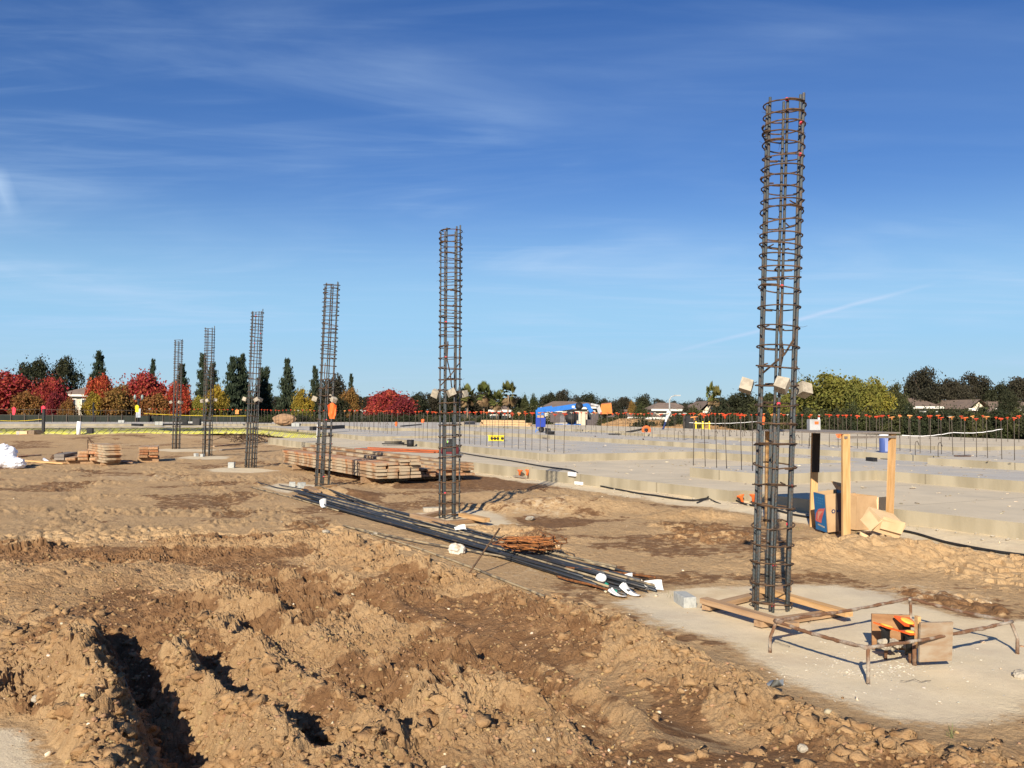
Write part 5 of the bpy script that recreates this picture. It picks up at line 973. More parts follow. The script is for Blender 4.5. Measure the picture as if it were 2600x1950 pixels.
for k in range(40): p = G(54 - .33 * k, 12.6); mb.tube([p + Vector((-.5, -.1, .1)), p + Vector((-.2, 0, .36)), p + Vector((.3, .3, .4))], .010, 4, cap=False)
tag(obj('edge_bars', mb, M_RUSTD), 'bent edge bars tied along the yellow membrane at far left', 'edge bars', kind='stuff')
# bag, cartons, rods at far left
cw = W(18, 1188); mb = MB()
for k, (x, y, z, a, b, c_) in enumerate([(0, 0, .17, .75, .5, .36), (-.05, .1, .42, .46, .4, .34), (.25, -.05, .15, .5, .45, .30), (-.35, 0, .2, .6, .5, .44), (-.1, 0, .55, .26, .24, .22)]): mb.lump((x, y, z), (a, b, c_), 40 + k, .13, 2)
bagw = mat('white_bag', (.78, .80, .86), .5, var=.02, bump=1.0, bscale=9); tag(obj('white_bag', mb, bagw, None, (cw.x, cw.y, hg(cw.x, cw.y) - .03)), 'crumpled white plastic sack on the dirt at the left edge', 'sack')
def carton_small(px, py, s, yaw, m, lb, z):
    p = WD(px, py, 43.5 if z is None else z); p.z -= .05; r_ = thing('cardboard_box', lb, 'carton', p, (0, 0, yaw)); obj('carton_side', MB().box((0, 0, s[2] / 2), s, jit=.02), m, r_); obj('flap', MB().add([(s[0] / 2, -s[1] / 2, s[2]), (s[0] / 2 + .3, -s[1] / 2, s[2] * .55), (s[0] / 2 + .3, s[1] / 2, s[2] * .55), (s[0] / 2, s[1] / 2, s[2])], [(0, 1, 2, 3), (3, 2, 1, 0)]), m, r_); return r_
r_ = carton_small(59, 1109, (.52, .4, .34), .1, M_CARDL, 'pale printed carton on the berm at far left', None); obj('printed_panel', MB().box((-.17, -.205, .17), (.13, .006, .30)), M_CMU, r_)
carton_small(86, 1110, (.50, .4, .40), -.4, mat('wet_cardboard', (.22, .16, .11), .9), 'dark grey-brown carton right of the pale one at far left', None)
for k, (a, b, lb) in enumerate([((224, 1155), (223, 1116), 'upright thin rusty rod left of the tall small stack'), ((246, 1147), (224, 1112), 'thin rusty rod leaning right from the upright one'), ((258, 1144), (222, 1110), 'lowest leaning rusty rod left of the tall small stack')]):
    A_ = W(*a); B_ = WD(b[0], b[1], A_.y); tag(obj('rusty_rod', MB().tube([A_, B_], .02, 5), M_RUST), lb, 'rod')
cr = WD(143, 1161, 26.5); tag(obj('rusty_scrap', MB().lump((0, 0, 0), (.30, .25, .22), 3, .35, 1).lump((.12, 0, .08), (.2, .2, .15), 5, .35, 1), M_RUST, None, cr), 'brown scrap metal on the low left plank stack', 'scrap')
tag(obj('white_tube', MB().tube([WD(112, 1166, 25.6), WD(124, 1175, 25.2)], .045, 8), M_WHITE), 'short white tube on the ground before the low left stack', 'tube')
mb = MB(); c = W(622, 1124)
for k in range(60):
    a = qd.uniform(0, 6.28); s_ = qd.uniform(.3, 1.1); p = c + Vector((qd.gauss(0, .5), qd.gauss(0, .4), qd.uniform(.05, .35))); mb.tube([p, p + Vector((math.cos(a) * s_ * .5, math.sin(a) * s_ * .3, .12)), p + Vector((math.cos(a) * s_, math.sin(a) * s_ * .6, -.05))], .014, 4)
tag(obj('wire_tangle', mb, M_RUST), 'dark tangle of rusty bars heaped behind the fourth cage', 'bar tangle', kind='stuff')
mb = MB(); c = W(1000, 1131, Z0); tag(obj('coiled_hose', MB().tube([c + Vector((.5 * math.cos(a) * (1 - a / 30), .3 * math.sin(a), .03 + .01 * a)) for a in [i * .5 for i in range(26)]], .022, 5), M_BLACK, None), 'black hose coiled on the slab behind the orange boards', 'hose')
p = W(1042, 1134, Z0); tag(obj('spool', MB().lathe([(.0, 0), (.13, 0), (.13, .25), (.0, .25)], 12), M_BLACK, None, p), 'black spool beside the coiled hose on the slab', 'spool')
# orange blower with its dark duct
p = W(1641, 1103, Z2); bl = thing('orange_blower', 'round orange blower with black hub standing on the slab', 'blower', p); bl.scale = (.62,) * 3
ring = [(.0 + .24 * math.cos(a), 0, .3 + .24 * math.sin(a)) for a in [i * math.pi / 8 for i in range(16)]]; obj('housing', MB().tube(ring, .10, 8, closed=True), M_ORANGE, bl); obj('hub', MB().lathe([(0, -.08), (.12, -.08), (.12, .08), (0, .08)], 12).transform(Matrix.Translation((0, 0, .3)) @ Matrix.Rotation(R(90), 4, 'X')), M_BLACK, bl)
obj('duct', MB().tube([(-.2, .1, .38), (-.9, .3, .22), (-1.4, .4, .12)], .07, 8), M_BLACK, bl); obj('foot', MB().box((0, 0, .03), (.4, .3, .06)), M_ORANGE, bl)
# blue bin on its hand truck
p = W(1372, 1098, Z2); bi = thing('blue_bin', 'blue bin standing on a wheeled blue barrow left of the lift', 'bin', p); bi.scale = (.72,) * 3
M_BLU = mat('blue_paint', (.02, .16, .55), .4, var=.06); M_DBLU = mat('deep_blue', (.01, .04, .32), .5, var=.08)
obj('bin_body', MB().prism([(-.3, -.2), (.32, -.2), (.32, .25), (-.3, .25)], .36, .95), M_DBLU, bi); obj('frame', MB().beam((-.3, 0, 0), (-.22, 0, .5), .05, .05).beam((-.22, 0, .12), (.3, 0, .40), .05, .05), M_BLU, bi); obj('wheel', MB().lathe([(0, -.05), (.19, -.05), (.19, .05), (0, .05)], 14).transform(Matrix.Translation((.06, -.1, .19)) @ Matrix.Rotation(R(90), 4, 'X')), M_BLACK, bi)
obj('load', MB().box((.0, 0, 1.03), (.4, .3, .14), jit=.03), M_CARD, bi)
# boom lift
B0 = WD(1438, 1092, 76); B0.z = -.9
bl = thing('boom_lift', 'bright blue boom lift with folded boom parked behind the slab', 'boom lift', B0)
def X(px, py, D=76.0): return WD(px, py, D) - B0
obj('chassis', MB().box(X(1440, 1079) + Vector((0, 0, -.25)), (2.2, 2.0, .7)).box(X(1452, 1068), (.7, 1.8, .5)), M_BLU, bl)
for k, (px, py, dy) in enumerate([(1425, 1092, -1.0), (1463, 1092, -1.0), (1425, 1092, 1.0), (1463, 1092, 1.0)]):
    obj('wheel', MB().lathe([(0, -.18), (.48, -.18), (.5, 0), (.48, .18), (0, .18)], 16).transform(Matrix.Translation(X(px, py) + Vector((0, dy, 0))) @ Matrix.Rotation(R(90), 4, 'X')), M_BLACK, bl)
obj('turntable', MB().box(X(1425, 1064), (1.7, 1.4, .6), jit=.06).box(X(1416, 1056), (.5, 1.2, .5), jit=.08), mat('lift_grey', (.17, .16, .17), .5), bl); obj('engine_cover', MB().box(X(1408, 1060), (.8, 1.6, .8)).box(X(1432, 1052), (1.0, 1.4, .3)), mat('dark_grey', (.10, .08, .08), .6), bl)
obj('riser', MB().beam(X(1372, 1068), X(1370, 1040), .7, .6, (0, 1, 0)).beam(X(1364, 1041), X(1385, 1041), .5, .25), M_BLU, bl)
obj('boom', MB().beam(X(1366, 1042), X(1402, 1037), .45, .45).beam(X(1395, 1041), X(1468, 1030), .46, .42), M_BLU, bl); obj('boom_end', MB().lathe([(0, -.3), (.33, -.3), (.33, .3), (0, .3)], 12).transform(Matrix.Translation(X(1470, 1031)) @ Matrix.Rotation(R(90), 4, 'X')), M_BLACK, bl)
obj('jib', MB().beam(X(1474, 1031), X(1492, 1027), .3, .25).beam(X(1490, 1027), X(1502, 1046), .35, .36, (0, 1, 0)), M_BLU, bl); obj('counter_link', MB().beam(X(1380, 1045), X(1388, 1056), .3, .2, (0, 1, 0)), mat('light_grey', (.5, .5, .5), .5), bl)
obj('big_wheel', MB().lathe([(0, -.2), (.52, -.2), (.56, 0), (.52, .2), (0, .2)], 16).transform(Matrix.Translation(X(1448, 1058) + Vector((0, -1.1, 0))) @ Matrix.Rotation(R(90), 4, 'X')), M_BLACK, bl); obj('number_plate', MB().box(X(1432, 1080) + Vector((0, -1.02, 0)), (.3, .02, .22)), M_WHITE, bl); obj('decal', MB().box(X(1455, 1033) + Vector((0, -.26, 0)), (.22, .02, .18)), M_WHITE, bl)
lc = WD(1512, 1046, 74); sk = thing('orange_loader', 'grey loader arm with tilted orange bucket behind the lift jib', 'loader', (lc.x, lc.y, -.9))
def Y_(px, py, D=74.0): return WD(px, py, D) - sk.location
obj('bucket', MB().add([Y_(1526, 1027), Y_(1552, 1024), Y_(1555, 1050), Y_(1522, 1052), Y_(1528, 1024, 75.2), Y_(1552, 1022, 75.2), Y_(1557, 1047, 75.2), Y_(1524, 1050, 75.2)], [(0, 3, 2, 1), (4, 5, 6, 7), (0, 1, 5, 4), (1, 2, 6, 5), (2, 3, 7, 6), (3, 0, 4, 7)]), mat('bucket_orange', (.62, .21, .04), .5, var=.06), sk)
obj('arm', MB().beam(Y_(1500, 1026), Y_(1518, 1030), .5, .16).beam(Y_(1517, 1029), Y_(1524, 1050), .3, .2, (0, 1, 0)), bpy.data.materials['light_grey'], sk); obj('cab', MB().box(Y_(1510, 1058), (.6, 1.0, .7), jit=.05).box(Y_(1507, 1078), (1.2, 1.4, .8)), bpy.data.materials['dark_grey'], sk)
for dx in (-.45, .45): obj('wheel', MB().lathe([(0, -.15), (.4, -.15), (.4, .15), (0, .15)], 12).transform(Matrix.Translation((dx, -.7, .4)) @ Matrix.Rotation(R(90), 4, 'X')), M_BLACK, sk)
# leaning wrapped pole, lamp posts, sawhorse
A_, B_ = WD(1678, 1106, 45), WD(1699, 1044, 45); lp_ = thing('wrapped_pole', 'leaning pole wrapped half white and half dark by the lamp post', 'pole', A_); obj('pole', MB().tube([Vector(), (B_ - A_) * .6], .05, 6), M_NAVY, lp_); obj('white_wrap', MB().tube([(B_ - A_) * .5, B_ - A_], [.04, .12], 6), M_WHITE, lp_)
def lamp(px, top, D, lb, arm=True):
    b = WD(px, 1100, D); b.z = -.9; r_ = thing('street_lamp', lb, 'street lamp', b); t = WD(px, top, D) - b; t = Vector((0, 0, t.z)); m = mat('lamp_grey', (.42, .43, .43), .5) if arm else M_BLACK
    if arm: obj('pole', MB().tube([Vector(), t * .9, t * .97 + Vector((.15, 0, 0)), t + Vector((.5, 0, 0))], [.10, .07, .055, .05], 8), m, r_); obj('lamp_head', MB().box(t + Vector((.72, 0, .0)), (.5, .22, .12)), m, r_)
    else:
        obj('pole', MB().tube([Vector(), t], [.10, .08], 8), m, r_); obj('cross_arm', MB().beam(t + Vector((-.28, 0, -.1)), t + Vector((.28, 0, -.1)), .06, .06), m, r_)
        for s_ in (-1, 1): obj('lamp_head', MB().lathe([(.05, -.1), (.10, .05), (.09, .22), (.02, .32)], 10, t + Vector((.28 * s_, 0, 0))), mat('lamp_glass', (.25, .32, .30), .3) if s_ < 0 else bpy.data.materials['lamp_glass'], r_)
        obj('banner', MB().box(t + Vector((.05, -.1, -1.1)), (.35, .03, .7)), mat('banner_grey', (.42, .45, .5), .7), r_)
    return r_
lamp(1700, 1004, 80, 'grey street lamp with curved arm against the sky'); lamp(350, 1012, 68, 'black twin-headed lamp with banner before the tall red tree', False); b_ = WD(236, 1100, 66); b_.z = -.9; tag(obj('thin_post', MB().tube([(0, 0, 0), (0, 0, WD(236, 1022, 66).z + .9)], .07, 8), M_BLACK, None, b_), 'plain black post among the orange and green trees at left', 'post')
p = WD(1782, 1090, 52); sh = thing('yellow_sawhorse', 'yellow timber barricade behind the slab right of the lamp', 'barricade', p)
for dx in (-.35, .05, .42): obj('post', MB().box((dx, 0, 0), (.07, .07, .95)), M_YEL, sh)
obj('rail', MB().box((0, -.06, .35), (1.0, .03, .08)).box((0, -.06, .0), (1.0, .03, .06)), M_YEL, sh)
p = WD(1754, 1074, 54); tag(obj('black_speaker_box', MB().box((0, 0, 0), (.7, .5, .9)).box((-.4, 0, 0), (.08, .4, .9)), M_BLACK, None, p), 'black rectangular cabinet by the hedge right of the lamp', 'cabinet')
# ------------------------------------------------------------------ trees, houses and fences beyond the slab
def leafmat(name, c, c2, ov=.15, tr=.25): return mat(name, c, .75, col2=c2, lo=.35, hi=.65, scale=.9, island=.38, trans=tr, spec=.2, detail=3)
LM = {'red': leafmat('red_leaves', (.38, .07, .045), (.28, .035, .03)), 'orange': leafmat('orange_leaves', (.46, .12, .04), (.38, .06, .03)), 'brown': leafmat('brown_leaves', (.27, .12, .04), (.20, .13, .035)), 'darkred': leafmat('dark_red_leaves', (.17, .025, .03), (.24, .03, .03)),
      'yellow': leafmat('yellow_leaves', (.42, .27, .03), (.22, .17, .03)), 'olive': leafmat('yellow_green_leaves', (.27, .235, .04), (.15, .15, .035)), 'green': leafmat('green_leaves', (.05, .062, .022), (.075, .075, .03)), 'dark': leafmat('dark_leaves', (.045, .047, .024), (.030, .036, .018)), 'greybrown': leafmat('grey_brown_leaves', (.058, .050, .032), (.042, .040, .026)),
      'pine': leafmat('pine_needles', (.030, .045, .025), (.045, .058, .032), tr=.1), 'palm': leafmat('palm_leaves', (.11, .13, .035), (.17, .15, .05)), 'hedge': leafmat('hedge_leaves', (.032, .042, .020), (.05, .052, .026)), 'palmdry': leafmat('dry_palm_leaves', (.26, .17, .09), (.2, .14, .08))}
M_BARK = mat('bark', (.10, .07, .05), .95, bump=.5, scale=8)
def leaves(mb_v, mb_f, P, size, rs, flat=0.0):
    n = len(P); a = rs.normal(size=(n, 3)); a /= np.linalg.norm(a, axis=1)[:, None]; b = rs.normal(size=(n, 3)); b -= a * (a * b).sum(1)[:, None]; b /= np.linalg.norm(b, axis=1)[:, None]
    s = size * rs.uniform(.6, 1.3, (n, 1)); o = sum(len(v) for v in mb_v)
    V = np.stack([P - a * s * .5, P + b * s * .35, P + a * s * .5, P - b * s * .35], 1).reshape(-1, 3); mb_v.append(V); mb_f.append(np.arange(4 * n).reshape(n, 4) + o)
def npmesh(name, V, F, m, smooth=False):
    V = np.concatenate(V); F = np.concatenate(F); me = bpy.data.meshes.new(name); me.vertices.add(len(V)); me.vertices.foreach_set('co', V.ravel().astype(np.float32)); me.loops.add(F.size); me.loops.foreach_set('vertex_index', F.ravel().astype(np.int32)); me.polygons.add(len(F)); me.polygons.foreach_set('loop_start', np.arange(0, F.size, F.shape[1], dtype=np.int32)); me.update(calc_edges=True)
    if m: me.materials.append(m)
    return me
def crown_round(seed, n=3200, nb=26, size=.06, low=.18, sparse=0.0, lobed=.28):
    """unit crown: width 1, from z=low to z=1"""
    rs = np.random.RandomState(seed); V, F = [], []; bl = []
    for i in range(nb):
        d = rs.normal(size=3); d /= np.linalg.norm(d); r = rs.uniform(.15, 1) ** .5 * .38; h = (1 - low) / 2; bl.append((np.array([d[0] * r, d[1] * r, low + h + d[2] * h * .68 * rs.uniform(.5, 1.05)]), rs.uniform(.065, lobed * .52)))
    w = np.array([b[1] ** 2 for b in bl]); w /= w.sum()
    for (c, r), ww in zip(bl, w):
        k = max(10, int(n * ww)); d = rs.normal(size=(k, 3)); d /= np.linalg.norm(d, axis=1)[:, None]; rr_ = r * rs.uniform(.55, 1.12, (k, 1)); P = c + d * rr_ * np.array([1, 1, .85]); P[:, 2] = np.clip(P[:, 2], .02, 1.02); leaves(V, F, P, size, rs)
    k = n // 9; d = rs.normal(size=(k, 3)); d /= np.linalg.norm(d, axis=1)[:, None]; P = np.array([0, 0, (1 + low) / 2]) + d * rs.uniform(.2, 1, (k, 1)) * np.array([.5, .5, (1 - low) / 2]); leaves(V, F, P, size, rs)
    return V, F
def crown_cone(seed, n=2600, size=.05, wide=1.0):
    rs = np.random.RandomState(seed); V, F = [], []
    tiers = 17
    for t in range(tiers):
        z = .06 + .92 * t / tiers; R_ = .5 * (1 - z) ** .74 * rs.uniform(.8, 1.15) + .03
        for b in range(7 if z < .7 else 5):
            a = rs.uniform(0, 6.283); L = R_ * rs.uniform(.65, 1.15); k = int(n / tiers / 6); q = rs.uniform(.15, 1, k) ** .7; wv = .10 * (1 - z) + .03
            P = np.stack([np.cos(a) * L * q + rs.normal(0, wv * .8, k), np.sin(a) * L * q + rs.normal(0, wv * .8, k), z + .02 + .05 * q ** 2 + rs.normal(0, .012, k)], 1); leaves(V, F, P, size * (1.15 - .5 * z), rs)
    P = np.stack([rs.normal(0, .02, 40), rs.normal(0, .012, 40), rs.uniform(.85, 1.0, 40)], 1); leaves(V, F, P, size * .6, rs)
    return V, F
CRW = {}
for k in range(4): CRW['round%d' % k] = npmesh('crown', *crown_round(10 + k, 9500, 52, .040), LM['red'])
for k in range(3): CRW['oak%d' % k] = npmesh('crown', *crown_round(30 + k, 8500, 30, .034, .22, lobed=.32), LM['dark'])
for k in range(4): CRW['cone%d' % k] = npmesh('crown', *crown_cone(50 + k, 8500, .055), LM['pine'])
for k in range(4): CRW['shrub%d' % k] = npmesh('crown', *crown_round(70 + k, 5200, 36, .045, .0, lobed=.30), LM['hedge'])
def limbs(seed, low=.25, n=7, r0=.02):
    q = random.Random(seed); mb = MB().tube([(0, 0, 0), (q.uniform(-.01, .01), 0, low * .6), (q.uniform(-.02, .02), 0, low + .12), (0, 0, .62)], [r0 * 1.3, r0, r0 * .8, r0 * .35], 7)
    for k in range(n): a = q.uniform(0, 6.28); z = q.uniform(low * .7, .55); L = q.uniform(.18, .34); mb.tube([(0, 0, z), (math.cos(a) * L * .5, math.sin(a) * L * .5, z + .12), (math.cos(a) * L, math.sin(a) * L, z + .28)], [r0 * .55, r0 * .35, r0 * .12], 5)
    return mb.mesh('trunk', M_BARK)
TR = [limbs(i) for i in range(3)]; TRC = MB().tube([(0, 0, 0), (0, 0, .9)], [.028, .004], 6).mesh('trunk', M_BARK)
qt = random.Random(5)
def tree(px, w, top, D, kind, leaf, label, name, cat='tree', base=-.9, group=None, bot=None):
    t = WD(px, top, D); W_ = w / FPX * D * (1.35 if kind.startswith('cone') else 1.22 if not kind.startswith('shrub') else 1.15); z0 = base; H = t.z - z0
    root = thing(name, label, cat, (t.x, t.y, z0), (0, 0, qt.uniform(0, 6.28)), group); root.scale = (W_, W_, H)
    cm = CRW[kind]; o = link('crown', cm, root); o.material_slots[0].link = 'OBJECT'; o.material_slots[0].material = LM[leaf]
    if kind.startswith('cone'): link('trunk', TRC, root)
    elif not kind.startswith('shrub'): link('trunk', TR[qt.randint(0, 2)], root)
    else: link('stem', TR[qt.randint(0, 2)], root)
    return root
T = tree
T(18, 160, 930, 76, 'round0', 'red', 'tall dark red maple at the left edge', 'maple_tree'); T(-60, 150, 915, 80, 'round2', 'orange', 'pinkish red maple partly cut by the left edge', 'maple_tree'); T(70, 80, 985, 71, 'round1', 'brown', 'low olive and brown maple between the two leftmost red ones', 'maple_tree')
T(126, 96, 945, 74, 'round3', 'red', 'bright crimson maple left of the brown roof', 'maple_tree'); T(142, 56, 985, 70, 'round1', 'darkred', 'deep maroon lower maple in front of the crimson one', 'maple_tree'); T(260, 80, 943, 80, 'round1', 'orange', 'orange red maple right of the brown roof', 'maple_tree')
T(238, 60, 985, 72, 'round0', 'yellow', 'small yellow-green tree right of the brown roof', 'small_tree'); T(172, 46, 1006, 70, 'round2', 'brown', 'low rusty tree before the cream wall at left', 'maple_tree'); T(300, 100, 972, 73, 'round2', 'brown', 'rusty brown maple left of the twin lamp', 'maple_tree'); T(362, 118, 932, 84, 'round3', 'red', 'large vivid red maple left of the farthest cage', 'maple_tree'); T(395, 80, 990, 74, 'round0', 'brown', 'low brown-orange maple under the vivid red one', 'maple_tree')
T(450, 78, 962, 78, 'round1', 'orange', 'orange maple right behind the farthest cage', 'maple_tree'); T(548, 62, 974, 90, 'round2', 'yellow', 'golden tree between the fifth cage and the pine pair', 'small_tree'); T(508, 60, 1000, 88, 'round1', 'olive', 'olive bush behind the fifth cage', 'small_tree')
T(768, 52, 978, 86, 'round3', 'yellow', 'golden yellow tree left of the third cage', 'small_tree'); T(765, 60, 1020, 80, 'shrub1', 'olive', 'low yellow-green shrub under the golden tree', 'shrub', 'shrub')
T(846, 78, 944, 96, 'round2', 'greybrown', 'broad dark tree right behind the third cage', 'oak_tree'); T(890, 54, 975, 90, 'round0', 'brown', 'reddish brown tree right of the broad dark one', 'small_tree'); T(858, 60, 1000, 84, 'round1', 'dark', 'low dark tree behind the orange vest', 'small_tree')
T(992, 124, 982, 82, 'round1', 'red', 'wide round crimson tree alone in the middle left', 'maple_tree', bot=1); T(975, 90, 992, 79, 'round3', 'red', 'front lobe of the crimson middle tree group', 'maple_tree'); T(1020, 80, 1000, 77, 'round0', 'darkred', 'darker crimson tree low at the right of the round one', 'maple_tree')
T(92, 100, 893, 112, 'oak0', 'dark', 'large gnarled oak behind the leftmost maples, left one of two', 'oak_tree'); T(170, 84, 900, 114, 'oak1', 'dark', 'right one of the two gnarled oaks behind the left maples', 'oak_tree')
for k, (px, w, top, D, lb) in enumerate([(253, 44, 893, 108, 'tall dark conifer behind the orange maple at left'), (232, 30, 950, 106, 'short dark conifer beside the tall one at left'), (389, 26, 912, 110, 'slim conifer right of the vivid red maple'), (463, 46, 925, 100, 'dark conifer right behind the farthest cage'), (516, 40, 900, 98, 'left conifer behind the fifth cage'), (540, 44, 922, 97, 'ragged conifer right behind the fifth cage'), (592, 50, 906, 98, 'left of the dense conifer pair by the fourth cage'), (613, 50, 900, 99, 'right of the dense conifer pair by the fourth cage'), (663, 34, 936, 104, 'left spire just right of the fourth cage'), (677, 34, 933, 104, 'right spire just right of the fourth cage'), (731, 46, 912, 98, 'tall lone conifer between fourth and third cages'), (800, 32, 930, 102, 'dark conifer just left of the third cage'), (892, 20, 950, 110, 'thin pale conifer right of the third cage')]):
    T(px, w, top, D, 'cone%d' % (k % 4), 'pine', lb, 'conifer_tree')
far = [(640, 80, 1000), (700, 80, 1004), (560, 70, 1008), (480, 60, 1010), (905, 60, 1000), (935, 60, 1001), (1060, 60, 992), (1092, 70, 996), (1130, 70, 1003), (1160, 90, 978), (1225, 90, 985), (1300, 80, 1002), (1395, 62, 990), (1432, 56, 986), (1468, 44, 1000), (1498, 60, 990), (1540, 60, 1006), (1580, 54, 1002), (1632, 60, 997), (1670, 50, 1010), (1705, 60, 1012), (1745, 60, 1014), (1782, 50, 1007), (1805, 44, 1003), (1840, 80, 1003)]
for k, (px, w, top) in enumerate(far):
    T(px, w, top, 135 + (k * 7) % 20, ('oak%d' % (k % 3)) if k % 2 else 'round%d' % (k % 4), 'greybrown' if k % 3 else 'dark', f'dull dark tree, {ORD[sorted(f_[0] for f_ in far).index(px)]} from the left in the distant tree line', 'distant_tree', group='distant trees beyond the houses')
for k, (px, w, top, D, kind, leaf, lb) in enumerate([(1330, 34, 994, 84, 'round0', 'green', 'narrow pale green tree left of the lift boom'), (1356, 30, 996, 83, 'round2', 'green', 'second narrow green tree touching the lift boom'), (1335, 76, 1015, 80, 'shrub0', 'green', 'broad grey-green bush behind the blue bin'), (1382, 50, 1020, 80, 'shrub2', 'green', 'pale green bush right behind the blue turret'), (1605, 26, 1012, 88, 'round1', 'brown', 'small russet tree behind the houses left of the lamp'), (1575, 34, 1020, 84, 'shrub3', 'dark', 'dark shrub right of the orange bucket'), (1628, 40, 1016, 86, 'round3', 'green', 'green tree left of the street lamp'), (1715, 46, 1030, 76, 'shrub1', 'dark', 'dark shrub behind the street lamp'), (1745, 34, 1022, 78, 'round2', 'greybrown', 'brownish tree between two roofs right of the lamp'), (1830, 70, 1012, 74, 'shrub0', 'dark', 'dark tree right of the cream gable'), (1885, 110, 982, 78, 'round0', 'dark', 'broad dark green tree left of the nearest cage'), (1950, 90, 990, 72, 'round1', 'green', 'green tree right behind the nearest cage'), (1985, 70, 995, 70, 'round2', 'olive', 'yellow-green tree behind the nearest cage'),
        (2100, 180, 934, 74, 'round3', 'olive', 'large rounded yellow-green tree right of the nearest cage'), (2165, 120, 950, 72, 'round1', 'olive', 'right lobe of the yellow-green trees'), (2215, 96, 952, 73, 'round2', 'olive', 'rightmost yellow-green tree, thinner'), (2045, 100, 958, 76, 'round0', 'olive', 'left lower yellow-green tree by the cage'), (2050, 70, 945, 88, 'oak0', 'dark', 'dark tree top behind the yellow-green trees at left'), (2275, 62, 962, 84, 'round3', 'green', 'small fresh green tree right of the yellow ones'),
        (2350, 110, 928, 92, 'oak1', 'greybrown', 'tallest dark oak at right'), (2405, 90, 950, 94, 'oak2', 'greybrown', 'dark oak right of the tallest one'), (2325, 70, 945, 96, 'oak0', 'dark', 'dark oak left of the tallest one'), (2470, 100, 942, 96, 'oak1', 'greybrown', 'dark oak left of centre in the right group'), (2535, 90, 958, 94, 'oak0', 'dark', 'dark oak in the right group'), (2600, 110, 946, 98, 'oak2', 'greybrown', 'dark oak at the right edge'), (2440, 80, 970, 90, 'round1', 'greybrown', 'lower brownish oak between the right oaks'), (2690, 130, 940, 98, 'oak1', 'dark', 'dark oak just beyond the right edge'), (2560, 60, 985, 84, 'round2', 'dark', 'low dark tree before the right oaks')]):
    T(px, w, top, D, kind, leaf, lb, 'oak_tree' if 'oak' in kind else ('shrub' if 'shrub' in kind else 'broad_tree'), 'shrub' if 'shrub' in kind else 'tree')
# band of dark hedge shrubs just behind the slab
for k in range(34):
    px = 1560 + k * 34 + qt.uniform(-8, 8); D = 62 - 10 * k / 33 + qt.uniform(-2, 2) ; T(px, qt.uniform(62, 92), 1018 + qt.uniform(-6, 20) - (8 if px > 2000 else 0) + (22 if px < 1760 else 0), D, 'shrub%d' % (k % 4), 'hedge' if k % 3 else 'green', f'dark evergreen shrub, {ORD[k]} from the left in the right hedge', 'hedge_shrub', 'shrub', base=-.9, group='hedge shrubs behind the slab')
for k in range(26):
    px = 560 + k * 32 + qt.uniform(-8, 8); T(px, qt.uniform(52, 74), 1040 + qt.uniform(-5, 9), 74 + qt.uniform(-2, 2), 'shrub%d' % ((k + 1) % 4), 'hedge' if k % 4 else 'green', f'low dark shrub, {ORD[k]} from the left in the middle hedge', 'hedge_shrub', 'shrub', group='low shrubs behind the left half of the slab')
# palms
def palm_mesh(seed, n=34):
    rs = np.random.RandomState(seed); V, F, V2, F2 = [], [], [], []
    for i in range(n):
        a = rs.uniform(0, 6.283); el = rs.uniform(-.9, 1.35); L = .24 * rs.uniform(.8, 1.1); c0 = np.array([np.cos(a) * np.cos(el), np.sin(a) * np.cos(el), np.sin(el)]) * L; stem = c0 * .55; tgt = (V, F) if el > -.45 else (V2, F2)
        k = 26
        for j in range(k):
            b = (j / (k - 1) - .5) * 2.6; side_ = np.array([-np.sin(a), np.cos(a), 0]); up = np.cross(c0 / L, side_); d = np.cos(b) * c0 / L + np.sin(b) * side_; tip = stem + d * .17 + np.array([0, 0, -.05 * abs(b)]); w_ = up * .004 + np.cross(d, up) * .014
            o = sum(len(v) for v in tgt[0]); tgt[0].append(np.array([stem - w_ * .4, stem + d * .08 + w_, tip, stem + d * .08 - w_])); tgt[1].append(np.array([[0, 1, 2, 3]]) + o)
    off = np.array([0, 0, .78]); V = [v + off for v in V]; V2 = [v + off for v in V2]
    return npmesh('fronds', V, F, LM['palm']), npmesh('dry_fronds', V2, F2, LM['palmdry'])
PM = [palm_mesh(3), palm_mesh(4)]; PT = MB().tube([(0, 0, 0), (.01, 0, .4), (0, 0, .76)], [.03, .022, .03], 8).mesh('trunk', mat('palm_trunk', (.26, .18, .12), .9))
for k, (px, top, D, w, lb) in enumerate([(1187, 978, 88, 46, 'leftmost of the four fan palms, right of the second cage'), (1229, 972, 84, 46, 'second fan palm, with bare double trunk look'), (1262, 994, 82, 42, 'lowest fan palm, third from the left'), (1291, 970, 82, 46, 'tallest full fan palm at the right of the four'), (1804, 973, 92, 26, 'tall thin palm, left one of the twin palms above the gable'), (1821, 983, 92, 28, 'tall thin palm, right one of the twin palms above the gable')]):
    t = WD(px, top, D); H = t.z + .9; r_ = thing('fan_palm', lb, 'palm', (t.x, t.y, -.9), (0, 0, k)); r_.scale = (w / FPX * D / .58, w / FPX * D / .58, H); f_, d_ = PM[k % 2]; link('fronds', f_, r_); link('dry_fronds', d_, r_); link('trunk', PT, r_)
